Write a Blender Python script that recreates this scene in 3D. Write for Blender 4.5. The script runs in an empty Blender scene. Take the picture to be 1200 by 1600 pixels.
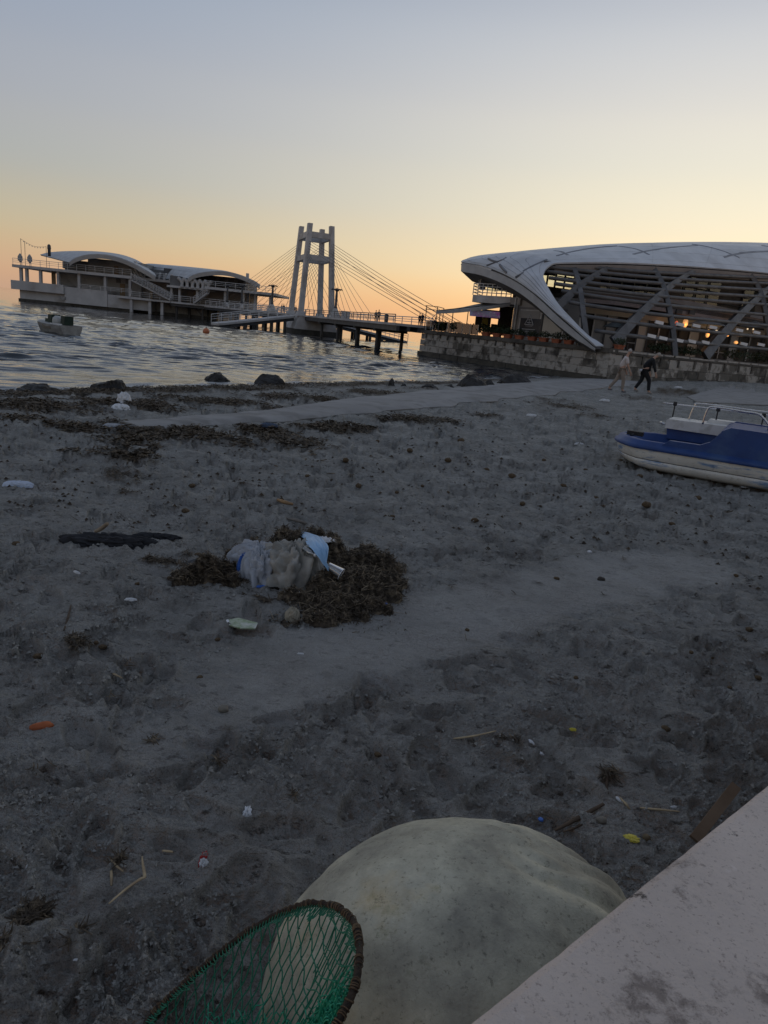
import bpy, bmesh, math, random
import numpy as np
from mathutils import Matrix, Vector
random.seed(7)
SC = bpy.context.scene
COL = SC.collection
# ------------------------------------------------------------------ camera
CAMZ = 1.85
FPX = 1063.0                                  # focal length in pixels of a 1200 px wide frame
TH, PH = math.radians(15.26), math.radians(5.71)   # pitch down, roll of the hand-held phone
CF = np.array([0, math.cos(TH), -math.sin(TH)])
_U0 = np.array([0, math.sin(TH), math.cos(TH)]); _R0 = np.array([1.0, 0, 0])
CR = math.cos(PH)*_R0 + math.sin(PH)*_U0
CU = -math.sin(PH)*_R0 + math.cos(PH)*_U0
CP = np.array([0, 0, CAMZ])
cd = bpy.data.cameras.new('camera'); cam = bpy.data.objects.new('camera', cd); COL.objects.link(cam)
cd.sensor_fit = 'HORIZONTAL'; cd.sensor_width = 36; cd.lens = 36*FPX/1200
cd.clip_start = 0.05; cd.clip_end = 30000
cam.matrix_world = Matrix(((CR[0], CU[0], -CF[0], 0), (CR[1], CU[1], -CF[1], 0), (CR[2], CU[2], -CF[2], CAMZ), (0, 0, 0, 1)))
SC.camera = cam
# ------------------------------------------------------------------ sky and sun
SUN_AZ, SUN_EL = math.radians(30), math.radians(1.5)   # just setting, right of the view axis
world = bpy.data.worlds.new('World'); SC.world = world; world.use_nodes = True
nt = world.node_tree; N = nt.nodes; Lk = nt.links
N.clear()
out = N.new('ShaderNodeOutputWorld'); add = N.new('ShaderNodeAddShader')
bg1 = N.new('ShaderNodeBackground'); bg2 = N.new('ShaderNodeBackground')
sk = N.new('ShaderNodeTexSky'); sk.sky_type = 'NISHITA'; sk.sun_disc = False
sk.sun_elevation = SUN_EL; sk.sun_rotation = SUN_AZ; sk.dust_density = 1.5; sk.ozone_density = 2
Lk.new(sk.outputs[0], bg1.inputs[0]); bg1.inputs[1].default_value = 0.003
tc = N.new('ShaderNodeTexCoord'); sep = N.new('ShaderNodeSeparateXYZ'); Lk.new(tc.outputs['Generated'], sep.inputs[0])
asn = N.new('ShaderNodeMath'); asn.operation = 'ARCSINE'; Lk.new(sep.outputs[2], asn.inputs[0])
mr = N.new('ShaderNodeMapRange'); mr.inputs[1].default_value = 0; mr.inputs[2].default_value = math.pi/2; Lk.new(asn.outputs[0], mr.inputs[0])
ramp = N.new('ShaderNodeValToRGB'); Lk.new(mr.outputs[0], ramp.inputs[0]); ramp.color_ramp.interpolation = 'CARDINAL'
K_ = .75                                      # ramps are stored at 3/4 and the Background is 4/3 strong
SKY = [(0, (1.10, .58, .25)), (2.0, (1.18, .68, .29)), (4.3, (1.18, .86, .48)), (8, (1.03, .88, .615)), (12, (.88, .825, .67)), (16, (.78, .75, .68)), (21, (.60, .615, .64)),
       (25.5, (.44, .465, .52)), (31, (.33, .355, .41)), (42, (.265, .30, .37)), (62, (.215, .25, .335)), (90, (.20, .235, .32))]
el = ramp.color_ramp.elements
el[0].position = 0; el[0].color = tuple(v*K_ for v in SKY[0][1])+(1,); el[1].position = 1; el[1].color = tuple(v*K_ for v in SKY[-1][1])+(1,)
for a, c in SKY[1:-1]:
    e = el.new(a/90); e.color = tuple(v*K_ for v in c)+(1,)
nv = N.new('ShaderNodeVectorMath'); nv.operation = 'MULTIPLY'; nv.inputs[1].default_value = (1, 1, 0); Lk.new(tc.outputs['Generated'], nv.inputs[0])
nn = N.new('ShaderNodeVectorMath'); nn.operation = 'NORMALIZE'; Lk.new(nv.outputs[0], nn.inputs[0])
dt = N.new('ShaderNodeVectorMath'); dt.operation = 'DOT_PRODUCT'; dt.inputs[1].default_value = (math.sin(SUN_AZ), math.cos(SUN_AZ), 0); Lk.new(nn.outputs[0], dt.inputs[0])
def mth(op, a, b):
    m = N.new('ShaderNodeMath'); m.operation = op
    for i, v in enumerate((a, b)):
        if isinstance(v, (int, float)): m.inputs[i].default_value = v
        else: Lk.new(v, m.inputs[i])
    return m.outputs[0]
az = mth('POWER', mth('MULTIPLY', mth('ADD', dt.outputs['Value'], 1.0), 0.5), 8.0)
ramp2 = N.new('ShaderNodeValToRGB'); Lk.new(mr.outputs[0], ramp2.inputs[0]); ramp2.color_ramp.interpolation = 'CARDINAL'
SKYB = [(0, (.50, .33, .235)), (1.5, (.56, .37, .245)), (4.3, (.50, .42, .29)), (8, (.385, .395, .375)), (12, (.35, .375, .42)), (16, (.305, .35, .435)), (21, (.25, .315, .425)), (27, (.21, .26, .36)), (42, (.205, .245, .33)), (62, (.20, .238, .323)), (90, (.20, .235, .32))]
el = ramp2.color_ramp.elements
el[0].position = 0; el[0].color = tuple(v*K_ for v in SKYB[0][1])+(1,); el[1].position = 1; el[1].color = tuple(v*K_ for v in SKYB[-1][1])+(1,)
for a, c in SKYB[1:-1]:
    e = el.new(a/90); e.color = tuple(v*K_ for v in c)+(1,)
mixc = N.new('ShaderNodeMix'); mixc.data_type = 'RGBA'
Lk.new(az, mixc.inputs[0]); Lk.new(ramp2.outputs[0], mixc.inputs[6]); Lk.new(ramp.outputs[0], mixc.inputs[7])
Lk.new(mixc.outputs[2], bg2.inputs[0]); bg2.inputs[1].default_value = 1/K_
Lk.new(bg1.outputs[0], add.inputs[0]); Lk.new(bg2.outputs[0], add.inputs[1]); Lk.new(add.outputs[0], out.inputs[0])
sl = bpy.data.lights.new('sun', 'SUN'); sun = bpy.data.objects.new('sun', sl); COL.objects.link(sun)
sl.energy = 0.02; sl.angle = math.radians(30); sl.color = (1, .62, .34)
sun.rotation_euler = Vector((math.sin(SUN_AZ)*math.cos(SUN_EL), math.cos(SUN_AZ)*math.cos(SUN_EL), math.sin(SUN_EL))).to_track_quat('Z', 'Y').to_euler()
SC.view_settings.view_transform = 'Standard'; SC.view_settings.look = 'None'; SC.view_settings.exposure = 0; SC.view_settings.gamma = 1
SC.cycles.max_bounces = 8

# ------------------------------------------------------------------ helpers
def ray(px, py):
    return CF + (px-600)/FPX*CR + (800-py)/FPX*CU
def at(px, py, Y):                             # the place seen at a picture point, Y metres ahead
    v = ray(px, py); return CP + v*(Y/v[1])
def onz(px, py, z=0.0):                        # the place seen at a picture point, at height z
    v = ray(px, py); return CP + v*((z-CAMZ)/v[2])
def pix(p):
    v = np.asarray(p, float)-CP; k = v @ CF
    return 600+FPX*(v @ CR)/k, 800-FPX*(v @ CU)/k

_pg = {}
def pn(x, y, seed=0):                          # 2-D gradient noise
    if seed not in _pg:
        r = np.random.default_rng(seed); a = r.random(4096)*2*np.pi
        _pg[seed] = (np.cos(a), np.sin(a), r.permutation(4096))
    gx, gy, pm = _pg[seed]
    x = np.asarray(x, float); y = np.asarray(y, float)
    xi = np.floor(x).astype(np.int64); yi = np.floor(y).astype(np.int64); fx = x-xi; fy = y-yi
    def g(i, j, dx, dy):
        h = pm[(pm[(xi+i) & 4095]+yi+j) & 4095]; return gx[h]*dx+gy[h]*dy
    u = fx*fx*fx*(fx*(fx*6-15)+10); v = fy*fy*fy*(fy*(fy*6-15)+10)
    a = g(0, 0, fx, fy); b = g(1, 0, fx-1, fy); c = g(0, 1, fx, fy-1); d = g(1, 1, fx-1, fy-1)
    return ((a+(b-a)*u)*(1-v)+(c+(d-c)*u)*v)*1.5
def fbm(x, y, o=4, seed=0, g=.5):
    s = 0; a = 1
    for i in range(o):
        s = s+a*pn(x*2**i, y*2**i, seed+i); a *= g
    return s
def sst(a, b, x):
    t = np.clip((np.asarray(x, float)-a)/(b-a), 0, 1); return t*t*(3-2*t)

ORG = {}
def org(o):
    return ORG.get(o.name, np.zeros(3)) if o is not None else np.zeros(3)
def tag(o, label, cat, group=None):
    o['label'] = label; o['category'] = cat
    if group: o['group'] = group
    return o
def thing(name, label, cat, loc, group=None):
    o = bpy.data.objects.new(name, None); COL.objects.link(o); o.empty_display_size = .2
    o.location = tuple(float(v) for v in loc); ORG[o.name] = np.array(loc, float)
    return tag(o, label, cat, group)
def mesh_obj(name, verts, faces, mat, parent=None, smooth=False, base=None, mats=None):
    """verts in world space; top-level objects get their origin at `base`"""
    V = np.asarray(verts, float).reshape(-1, 3)
    if parent is not None: o0 = org(parent)
    else: o0 = np.array(base, float) if base is not None else np.array([V[:, 0].mean(), V[:, 1].mean(), V[:, 2].min()])
    me = bpy.data.meshes.new(name); me.from_pydata((V-o0).tolist(), [], faces); me.update()
    for m in ([mat] if not isinstance(mat, (list, tuple)) else mat): me.materials.append(m)
    if mats is not None: me.polygons.foreach_set('material_index', mats)
    if smooth: me.polygons.foreach_set('use_smooth', [True]*len(me.polygons))
    o = bpy.data.objects.new(name, me); COL.objects.link(o)
    if parent is not None: o.parent = parent; ORG[o.name] = o0
    else: o.location = o0.tolist(); ORG[o.name] = o0
    return o
def structure(o):
    o['kind'] = 'structure'; return o
def stuff(o):
    o['kind'] = 'stuff'; return o
def copy_part(src, parent, offset, rz=0, name=None):
    c = src.copy(); COL.objects.link(c); c.parent = parent
    c.location = tuple(offset); c.rotation_euler = (0, 0, rz); return c
def copy_tree(src, parent=None):
    c = src.copy(); COL.objects.link(c); c.parent = parent
    for k in src.children: copy_tree(k, c)
    return c

def unit(v):
    v = np.asarray(v, float); n = np.linalg.norm(v); return v/n if n > 1e-9 else v
class MB:
    def __init__(s): s.v = []; s.f = []; s.m = []; s.cur = 0
    def add(s, vs, fs):
        n = len(s.v); s.v.extend([tuple(float(c) for c in p) for p in vs]); s.f.extend([tuple(i+n for i in f) for f in fs]); s.m.extend([s.cur]*len(fs)); return s
    def hexa(s, p):                             # 8 corners: 4 bottom, 4 top
        return s.add(p, [(3, 2, 1, 0), (4, 5, 6, 7), (0, 1, 5, 4), (1, 2, 6, 5), (2, 3, 7, 6), (3, 0, 4, 7)])
    def box(s, c, d, rz=0):
        c = np.asarray(c, float); x, y, z = [v/2 for v in d]; ca, sa = math.cos(rz), math.sin(rz)
        q = [(-x, -y), (x, -y), (x, y), (-x, y)]
        return s.hexa([(c[0]+ca*a-sa*b, c[1]+sa*a+ca*b, c[2]+e) for e in (-z, z) for a, b in q])
    def beam(s, p, q, w, h, up=(0, 0, 1)):
        p = np.asarray(p, float); q = np.asarray(q, float); d = unit(q-p)
        a = unit(np.cross(d, up)); 
        if np.linalg.norm(np.cross(d, up)) < 1e-4: a = np.array([1.0, 0, 0])
        b = np.cross(a, d)
        o = [(-a*w/2-b*h/2), (a*w/2-b*h/2), (a*w/2+b*h/2), (-a*w/2+b*h/2)]
        return s.hexa([p+v for v in o]+[q+v for v in o])
    def tube(s, pts, r, n=8, cap=True, flat=1.0):
        P = np.asarray(pts, float); k = len(P); rr = np.broadcast_to(np.asarray(r, float), (k,))
        T = np.gradient(P, axis=0); T /= np.linalg.norm(T, axis=1)[:, None]+1e-12
        a = np.cross(T[0], (0, 0, 1)); 
        if np.linalg.norm(a) < 1e-3: a = np.cross(T[0], (0, 1, 0))
        a = unit(a); vs = []
        for i in range(k):
            a = unit(a-T[i]*(a @ T[i])); b = np.cross(T[i], a)
            for j in range(n):
                t = 2*math.pi*j/n; vs.append(P[i]+rr[i]*(math.cos(t)*a+flat*math.sin(t)*b))
        fs = [(i*n+j, i*n+(j+1) % n, (i+1)*n+(j+1) % n, (i+1)*n+j) for i in range(k-1) for j in range(n)]
        if cap: fs += [tuple(range(n-1, -1, -1)), tuple((k-1)*n+j for j in range(n))]
        return s.add(vs, fs)
    def grid(s, G, thick=0.0, wrap=False):        # G: rows x cols x 3
        G = np.asarray(G, float); r, c = G.shape[:2]
        fs = []
        cc = c if wrap else c-1
        for i in range(r-1):
            for j in range(cc):
                fs.append((i*c+j, i*c+(j+1) % c, (i+1)*c+(j+1) % c, (i+1)*c+j))
        if thick == 0: return s.add(G.reshape(-1, 3), fs)
        du = np.gradient(G, axis=0); dv = np.gradient(G, axis=1); nn = np.cross(dv, du); nn /= np.linalg.norm(nn, axis=2)[..., None]+1e-12
        B = G-nn*thick; n = r*c
        fs = fs+[(a+n, d+n, c2+n, b+n) for a, b, c2, d in fs]
        AV = np.concatenate([G.reshape(-1, 3), B.reshape(-1, 3)])
        edge = [(0, j) for j in range(c)]+[(i, c-1) for i in range(1, r)]+[(r-1, j) for j in range(c-2, -1, -1)]+[(i, 0) for i in range(r-2, 0, -1)]
        ids = [i*c+j for i, j in edge]
        s.add(AV, fs)
        for a, b in zip(ids, ids[1:]+ids[:1]): s.add(AV[[b, a, a+n, b+n]], [(0, 1, 2, 3)])   # own corners keep the edges crisp
        return s
    def prism(s, poly, z0, z1):
        n = len(poly); vs = [(p[0], p[1], z0) for p in poly]+[(p[0], p[1], z1) for p in poly]
        return s.add(vs, [tuple(range(n-1, -1, -1)), tuple(range(n, 2*n))]+[(i, (i+1) % n, n+(i+1) % n, n+i) for i in range(n)])
    def lathe(s, c, prof, n=12):
        c = np.asarray(c, float)
        G = [[(c[0]+r*math.cos(2*math.pi*j/n), c[1]+r*math.sin(2*math.pi*j/n), c[2]+z) for j in range(n)] for r, z in prof]
        s.grid(G, wrap=True); k = len(prof)
        b = len(s.v)-k*n
        s.f += [tuple(b+j for j in range(n-1, -1, -1)), tuple(b+(k-1)*n+j for j in range(n))]; s.m += [s.cur]*2
        return s
    def build(s, name, mat, parent=None, smooth=False, base=None):
        return mesh_obj(name, s.v, s.f, mat, parent, smooth, base, s.m if isinstance(mat, (list, tuple)) else None)
def spline(pts, n):
    """Catmull-Rom through points, n samples, even in index"""
    P = np.asarray(pts, float); k = len(P); t = np.linspace(0, k-1, n); i = np.clip(np.floor(t).astype(int), 0, k-2); u = (t-i)[:, None]
    g = lambda j: P[np.clip(j, 0, k-1)]
    a, b, c, d = g(i-1), g(i), g(i+1), g(i+2)
    return .5*((2*b)+(-a+c)*u+(2*a-5*b+4*c-d)*u*u+(-a+3*b-3*c+d)*u**3)

# ------------------------------------------------------------------ materials
MATS = {}
def mat(name, c1, c2=None, scale=4.0, rough=.7, bump=0.0, bscale=None, metal=0.0, spec=.4, lo=.38, hi=.62, stretch=(1, 1, 1), alpha=None, c3=None, s3=1.0):
    m = bpy.data.materials.new(name); m.use_nodes = True; MATS[name] = m
    nt = m.node_tree; n = nt.nodes; l = nt.links; b = n['Principled BSDF']
    c2 = c2 or tuple(v*.75 for v in c1)
    tc = n.new('ShaderNodeTexCoord'); mp = n.new('ShaderNodeMapping'); mp.inputs['Scale'].default_value = stretch; l.new(tc.outputs['Object'], mp.inputs[0])
    nz = n.new('ShaderNodeTexNoise'); nz.inputs['Scale'].default_value = scale; nz.inputs['Detail'].default_value = 8; nz.inputs['Roughness'].default_value = .6; l.new(mp.outputs[0], nz.inputs['Vector'])
    cr = n.new('ShaderNodeValToRGB'); cr.color_ramp.elements[0].position = lo; cr.color_ramp.elements[1].position = hi
    cr.color_ramp.elements[0].color = tuple(c1)+(1,); cr.color_ramp.elements[1].color = tuple(c2)+(1,); l.new(nz.outputs['Fac'], cr.inputs[0])
    colout = cr.outputs[0]
    if c3:
        nz3 = n.new('ShaderNodeTexNoise'); nz3.inputs['Scale'].default_value = s3; nz3.inputs['Detail'].default_value = 6; l.new(mp.outputs[0], nz3.inputs['Vector'])
        r3 = n.new('ShaderNodeMapRange'); r3.inputs[1].default_value = .52; r3.inputs[2].default_value = .66; l.new(nz3.outputs['Fac'], r3.inputs[0])
        mx = n.new('ShaderNodeMix'); mx.data_type = 'RGBA'; l.new(r3.outputs[0], mx.inputs[0]); l.new(colout, mx.inputs[6]); mx.inputs[7].default_value = tuple(c3)+(1,); colout = mx.outputs[2]
    l.new(colout, b.inputs['Base Color'])
    rr = n.new('ShaderNodeMapRange'); rr.inputs[3].default_value = max(rough-.12, .02); rr.inputs[4].default_value = min(rough+.12, 1); l.new(nz.outputs['Fac'], rr.inputs[0]); l.new(rr.outputs[0], b.inputs['Roughness'])
    b.inputs['Metallic'].default_value = metal; b.inputs['Specular IOR Level'].default_value = spec
    if bump:
        nb = n.new('ShaderNodeTexNoise'); nb.inputs['Scale'].default_value = bscale or scale*6; nb.inputs['Detail'].default_value = 6; l.new(mp.outputs[0], nb.inputs['Vector'])
        bp = n.new('ShaderNodeBump'); bp.inputs['Strength'].default_value = 1; bp.inputs['Distance'].default_value = bump; l.new(nb.outputs['Fac'], bp.inputs['Height']); l.new(bp.outputs[0], b.inputs['Normal'])
    if alpha is not None: b.inputs['Alpha'].default_value = alpha
    return m
def emit(name, col, st):
    m = bpy.data.materials.new(name); m.use_nodes = True; b = m.node_tree.nodes['Principled BSDF']
    b.inputs['Base Color'].default_value = tuple(col)+(1,); b.inputs['Emission Color'].default_value = tuple(col)+(1,); b.inputs['Emission Strength'].default_value = st; return m
def glass(name, tint=(.9, .95, .93), rough=.02, refl=.25):
    m = bpy.data.materials.new(name); m.use_nodes = True; nt = m.node_tree; n = nt.nodes; n.clear()
    o = n.new('ShaderNodeOutputMaterial'); mx = n.new('ShaderNodeMixShader'); t = n.new('ShaderNodeBsdfTransparent'); g = n.new('ShaderNodeBsdfGlossy'); fr = n.new('ShaderNodeFresnel'); fr.inputs[0].default_value = 1.45
    t.inputs[0].default_value = tuple(tint)+(1,); g.inputs['Roughness'].default_value = rough
    a = n.new('ShaderNodeMath'); a.operation = 'ADD'; a.use_clamp = True; a.inputs[1].default_value = refl*.2
    nt.links.new(fr.outputs[0], a.inputs[0]); nt.links.new(a.outputs[0], mx.inputs[0]); nt.links.new(t.outputs[0], mx.inputs[1]); nt.links.new(g.outputs[0], mx.inputs[2]); nt.links.new(mx.outputs[0], o.inputs[0]); return m
mat('white_paint', (.50, .49, .475), (.41, .40, .39), 1.2, .55, c3=(.36, .34, .31), s3=.6)
mat('concrete', (.33, .32, .30), (.24, .235, .225), 2.0, .85, .01, 14, c3=(.17, .16, .15), s3=.9)
mat('pier_paint', (.50, .49, .475), (.41, .40, .39), .5, .7, c3=(.36, .34, .32), s3=.35)
mat('wet_concrete', (.07, .066, .055), (.035, .034, .028), 1.5, .6, .02, 8)
mat('dark_steel', (.07, .075, .08), (.05, .05, .055), 2.0, .5)
mat('pile', (.075, .07, .062), (.045, .042, .038), 2, .75, .01, 10)
mat('rail_paint', (.62, .62, .61), (.47, .46, .44), 3.0, .5)
mat('rail_dark', (.20, .19, .18), (.13, .12, .11), 3.0, .5)
mat('cable', (.16, .14, .12), (.11, .10, .09), 3.0, .5)
mat('stone_block', (.10, .092, .078), (.32, .30, .268), .62, .92, .03, 6, lo=.46, hi=.55, c3=(.05, .046, .04), s3=1.7)
mat('plaster', (.13, .12, .103), (.36, .34, .305), .6, .9, .03, 7, lo=.42, hi=.47, c3=(.16, .147, .125), s3=2.3)
mat('roof_sheet', (.56, .59, .62), (.49, .52, .55), .8, .42, c3=(.43, .45, .47), s3=.3)
mat('roof_strip', (.16, .175, .20), (.13, .14, .16), 1, .45)
mat('roof_edge', (.47, .49, .50), (.39, .40, .41), 1.0, .5)
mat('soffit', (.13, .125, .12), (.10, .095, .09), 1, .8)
mat('lattice', (.125, .127, .13), (.085, .087, .09), 1.5, .55)
mat('slab', (.30, .285, .275), (.24, .225, .22), .7, .8)
mat('wall_panel', (.40, .385, .36), (.34, .325, .305), .6, .75)
mat('blind', (.58, .55, .48), (.51, .48, .42), .5, .8)
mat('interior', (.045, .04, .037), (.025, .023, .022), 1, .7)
mat('floor_tile', (.20, .19, .18), (.15, .145, .14), 1, .7)
mat('canvas', (.34, .34, .335), (.27, .27, .265), 1.5, .8)
mat('terracotta', (.36, .115, .055), (.24, .075, .04), 5, .85)
mat('leaf_dark', (.035, .055, .022), (.02, .032, .014), 6, .6)
mat('rock', (.030, .028, .025), (.010, .0095, .009), 2.2, .55, .12, 4)
mat('wood_rough', (.15, .105, .07), (.085, .058, .04), 6, .8, .01, 30, stretch=(1, 1, 8))
GLASS = glass('pane_glass'); GLASS_T = glass('railing_glass', (.75, .82, .82), .05, .6)

# ================================================================== beach, sea, rocks
SEA = -0.25
SH0 = np.array([-8.24, 14.17]); SHN = np.array([.852, -.523])       # shoreline point and landward normal
def shore(x, y):
    x = np.asarray(x, float); y = np.asarray(y, float)
    return (x-SH0[0])*SHN[0]+(y-SH0[1])*SHN[1]+.35*fbm(x*.22, y*.22, 3, 40)
def base_h(x, y):
    s = shore(x, y)
    h = np.where(s > 0, SEA+.25*sst(-.6, 4.5, s)*1.0, SEA+.25*sst(-.6, 4.5, s)+.12*s)
    h = np.maximum(h, -1.6)
    return h+.32*sst(13, 27, x)*sst(28, 50, y)+.02*fbm(np.asarray(x)*.5, np.asarray(y)*.5, 2, 11)*sst(.5, 4, s)
TRK = np.array([onz(*p)[:2] for p in ((150, 1150), (330, 1085), (520, 1020), (700, 968), (850, 925), (1000, 893), (1060, 882))])
def seg_dist(x, y, P):
    best = np.full(np.shape(x), 1e9)
    for a, b in zip(P[:-1], P[1:]):
        d = b-a; t = np.clip(((x-a[0])*d[0]+(y-a[1])*d[1])/(d @ d), 0, 1)
        best = np.minimum(best, np.hypot(x-a[0]-t*d[0], y-a[1]-t*d[1]))
    return best
def track(x, y):
    d = seg_dist(x, y, TRK)+.10*fbm(x*1.3, y*1.3, 3, 60)
    w = .46
    return (1-sst(w*.6, w*1.15, d))*sst(-1.3, -.3, x)
SLIP = np.array([onz(px, py, .0)[:2] for px, py in ((200, 668), (300, 660), (440, 650), (560, 635), (640, 627), (740, 616), (830, 606), (905, 598), (960, 594))])
SLW = np.array([.25, .35, .5, .8, 1.0, 1.2, 1.5, 1.7, 1.9])
def slip(x, y):
    best = np.full(np.shape(x), -1e9)
    for (a, b, wa, wb) in zip(SLIP[:-1], SLIP[1:], SLW[:-1], SLW[1:]):
        d = b-a; t = np.clip(((x-a[0])*d[0]+(y-a[1])*d[1])/(d @ d), 0, 1)
        best = np.maximum(best, 1-np.hypot(x-a[0]-t*d[0], y-a[1]-t*d[1])/(wa+(wb-wa)*t))
    return best
# wrack patches: picture centre, half-size in picture px, strength
WEED = [(60, 632, 110, 12, 1), (200, 630, 120, 9, 1), (330, 626, 120, 8, 1), (470, 620, 110, 7, 1), (590, 613, 80, 6, 1), (660, 606, 30, 4, .7),
        (120, 668, 70, 8, .9), (230, 672, 90, 14, 1), (310, 678, 70, 10, 1), (210, 690, 60, 12, .8), (420, 676, 60, 9, 1), (500, 668, 60, 8, .9), (460, 690, 70, 10, .9),
        (350, 690, 80, 7, .8), (560, 672, 50, 7, .9), (640, 655, 60, 7, .9), (700, 657, 40, 4, .8), (760, 650, 50, 4, .6), (880, 635, 50, 6, .8), (930, 650, 30, 4, .7),
        (870, 627, 40, 4, .6), (1060, 612, 60, 6, .9), (1000, 622, 40, 4, .6), (980, 606, 40, 3, .6), (200, 715, 60, 13, .8), (190, 745, 40, 14, .7), (205, 770, 30, 8, .6), (120, 710, 50, 6, .4),
        (30, 655, 60, 6, .7), (250, 880, 40, 12, .7), (340, 910, 60, 14, .6), (470, 950, 90, 20, .5), (560, 940, 60, 30, .7), (320, 890, 50, 20, .6), (60, 1430, 90, 30, .5), (30, 1500, 60, 40, .5),
        (170, 1340, 60, 20, .3), (970, 1215, 60, 14, .45), (780, 1160, 40, 10, .3), (120, 1010, 40, 12, .4), (400, 700, 120, 6, .4), (760, 630, 60, 4, .3)]
WC = []
for (px, py, a, b, k) in WEED:
    c = onz(px, py); ex = onz(px+a, py+a*.1)-c; ey = onz(px, py-b)-c
    WC.append((c, np.linalg.inv(np.array([[ex[0], ey[0]], [ex[1], ey[1]]])), k))
def weed(x, y):
    m = np.zeros(np.shape(x))
    for c, A, k in WC:
        u = A[0, 0]*(x-c[0])+A[0, 1]*(y-c[1]); v = A[1, 0]*(x-c[0])+A[1, 1]*(y-c[1])
        m = np.maximum(m, k*np.clip(1.35-np.hypot(u, v), 0, 1))
    s = shore(x, y)
    m = np.maximum(m, .95*sst(-.1, .3, s)*(1-sst(1.0, 2.2, s))*(1-sst(5, 9, x)))
    nz = .5+.9*fbm(x*1.6, y*1.6, 4, 70)
    near = sst(8, 14, y)
    nz = nz*(near)+(1-near)*(.5+.9*fbm(x*6, y*6, 3, 73))
    return np.clip(m*1.3-(1-nz)*.75, 0, 1)*(1-sst(.0, .12, slip(x, y)))
def sand_h(x, y):
    calm = np.maximum(track(x, y), sst(-.02, .1, slip(x, y)))
    s = shore(x, y)
    a = (1-.93*calm)*sst(.2, 3.0, s)
    far = sst(3.5, 8, y)
    r = 1-np.abs(fbm(x*1.7+.3*pn(x*3, y*3, 5), y*2.9, 4, 20))
    h = .030*fbm(x*1.1, y*1.5, 2, 24)+(.034+.036*far)*(r-.75)+.009*fbm(x*6, y*9, 4, 30, .6)
    r2 = 1-np.abs(fbm(x*8, y*12, 3, 34)); churn = sst(-.25, .3, fbm(x*1.7, y*1.7, 2, 90))
    h = h+(.013+.019*far)*(r2-.7)*churn
    r3 = np.clip(fbm(x*17, y*23, 3, 36, .6)-.08, 0, 1)**.8
    r4 = (1-np.abs(fbm(x*9.5+.2*pn(x*21, y*21, 6), y*12.5, 3, 38, .55)))**4
    h = h+.016*r3*(.3+.7*churn)+.016*r4*(.25+.75*churn)*(1-sst(4.5, 7, y))
    return base_h(x, y)+a*h+.004*fbm(x*3, y*3, 2, 50)+.05*weed(x, y)*(.55+.6*fbm(x*7, y*7, 3, 80))
def gh(x, y):
    return float(sand_h(np.array([float(x)]), np.array([float(y)]))[0])

def big_grid(name, X, Y, Z, material, attrs=None):
    r, c = X.shape; V = np.stack([X, Y, Z], -1).reshape(-1, 3).astype(np.float32)
    idx = np.arange(r*c).reshape(r, c)
    Q = np.stack([idx[:-1, :-1], idx[:-1, 1:], idx[1:, 1:], idx[1:, :-1]], -1).reshape(-1, 4).astype(np.int32)
    me = bpy.data.meshes.new(name); me.vertices.add(len(V)); me.vertices.foreach_set('co', V.ravel())
    me.loops.add(Q.size); me.loops.foreach_set('vertex_index', Q.ravel())
    me.polygons.add(len(Q)); me.polygons.foreach_set('loop_start', np.arange(0, Q.size, 4, dtype=np.int32)); me.polygons.foreach_set('loop_total', np.full(len(Q), 4, np.int32))
    me.polygons.foreach_set('use_smooth', np.ones(len(Q), bool)); me.update(calc_edges=True)
    for k, v in (attrs or {}).items():
        at_ = me.attributes.new(k, 'FLOAT', 'POINT'); at_.data.foreach_set('value', v.ravel().astype(np.float32))
    me.materials.append(material); o = bpy.data.objects.new(name, me); COL.objects.link(o); return o

# --- sand material
sm = bpy.data.materials.new('sand'); sm.use_nodes = True; n = sm.node_tree.nodes; l = sm.node_tree.links; b = n['Principled BSDF']
tc = n.new('ShaderNodeTexCoord')
def NZ(sc_, det=6, ro=.6, vec=None):
    t = n.new('ShaderNodeTexNoise'); t.inputs['Scale'].default_value = sc_; t.inputs['Detail'].default_value = det; t.inputs['Roughness'].default_value = ro; l.new(vec or tc.outputs['Object'], t.inputs['Vector']); return t.outputs['Fac']
def RMP(fac, pts):
    r = n.new('ShaderNodeValToRGB'); e = r.color_ramp.elements; e[0].position, e[1].position = pts[0][0], pts[-1][0]; e[0].color = pts[0][1]+(1,); e[1].color = pts[-1][1]+(1,)
    for p, c in pts[1:-1]: q = e.new(p); q.color = c+(1,)
    l.new(fac, r.inputs[0]); return r.outputs[0]
def MIX(f, a, c, bt='MIX'):
    x = n.new('ShaderNodeMix'); x.data_type = 'RGBA'; x.blend_type = bt
    for i, v in ((0, f), (6, a), (7, c)):
        if isinstance(v, (int, float)): x.inputs[i].default_value = v
        elif isinstance(v, tuple): x.inputs[i].default_value = v+(1,)
        else: l.new(v, x.inputs[i])
    return x.outputs[2]
def ATT(k):
    a = n.new('ShaderNodeAttribute'); a.attribute_name = k; return a.outputs['Fac']
c_s = RMP(NZ(1.3, 8), [(.3, (.250, .247, .228)), (.55, (.345, .341, .316)), (.75, (.425, .42, .392))])
c_g = RMP(NZ(220, 3), [(.3, (.55, .55, .55)), (.5, (1, 1, 1)), (.72, (1.0, 1.0, 1.0))])
c_s = MIX(.9, c_s, c_g, 'MULTIPLY')
calmA = ATT('calm'); inv = n.new('ShaderNodeMath'); inv.operation = 'SUBTRACT'; inv.inputs[0].default_value = .9; l.new(calmA, inv.inputs[1]); inv.use_clamp = True
mpa = n.new('ShaderNodeMapping'); l.new(tc.outputs['Object'], mpa.inputs[0]); mpa.inputs['Scale'].default_value = (.6, 1, 1)
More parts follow.
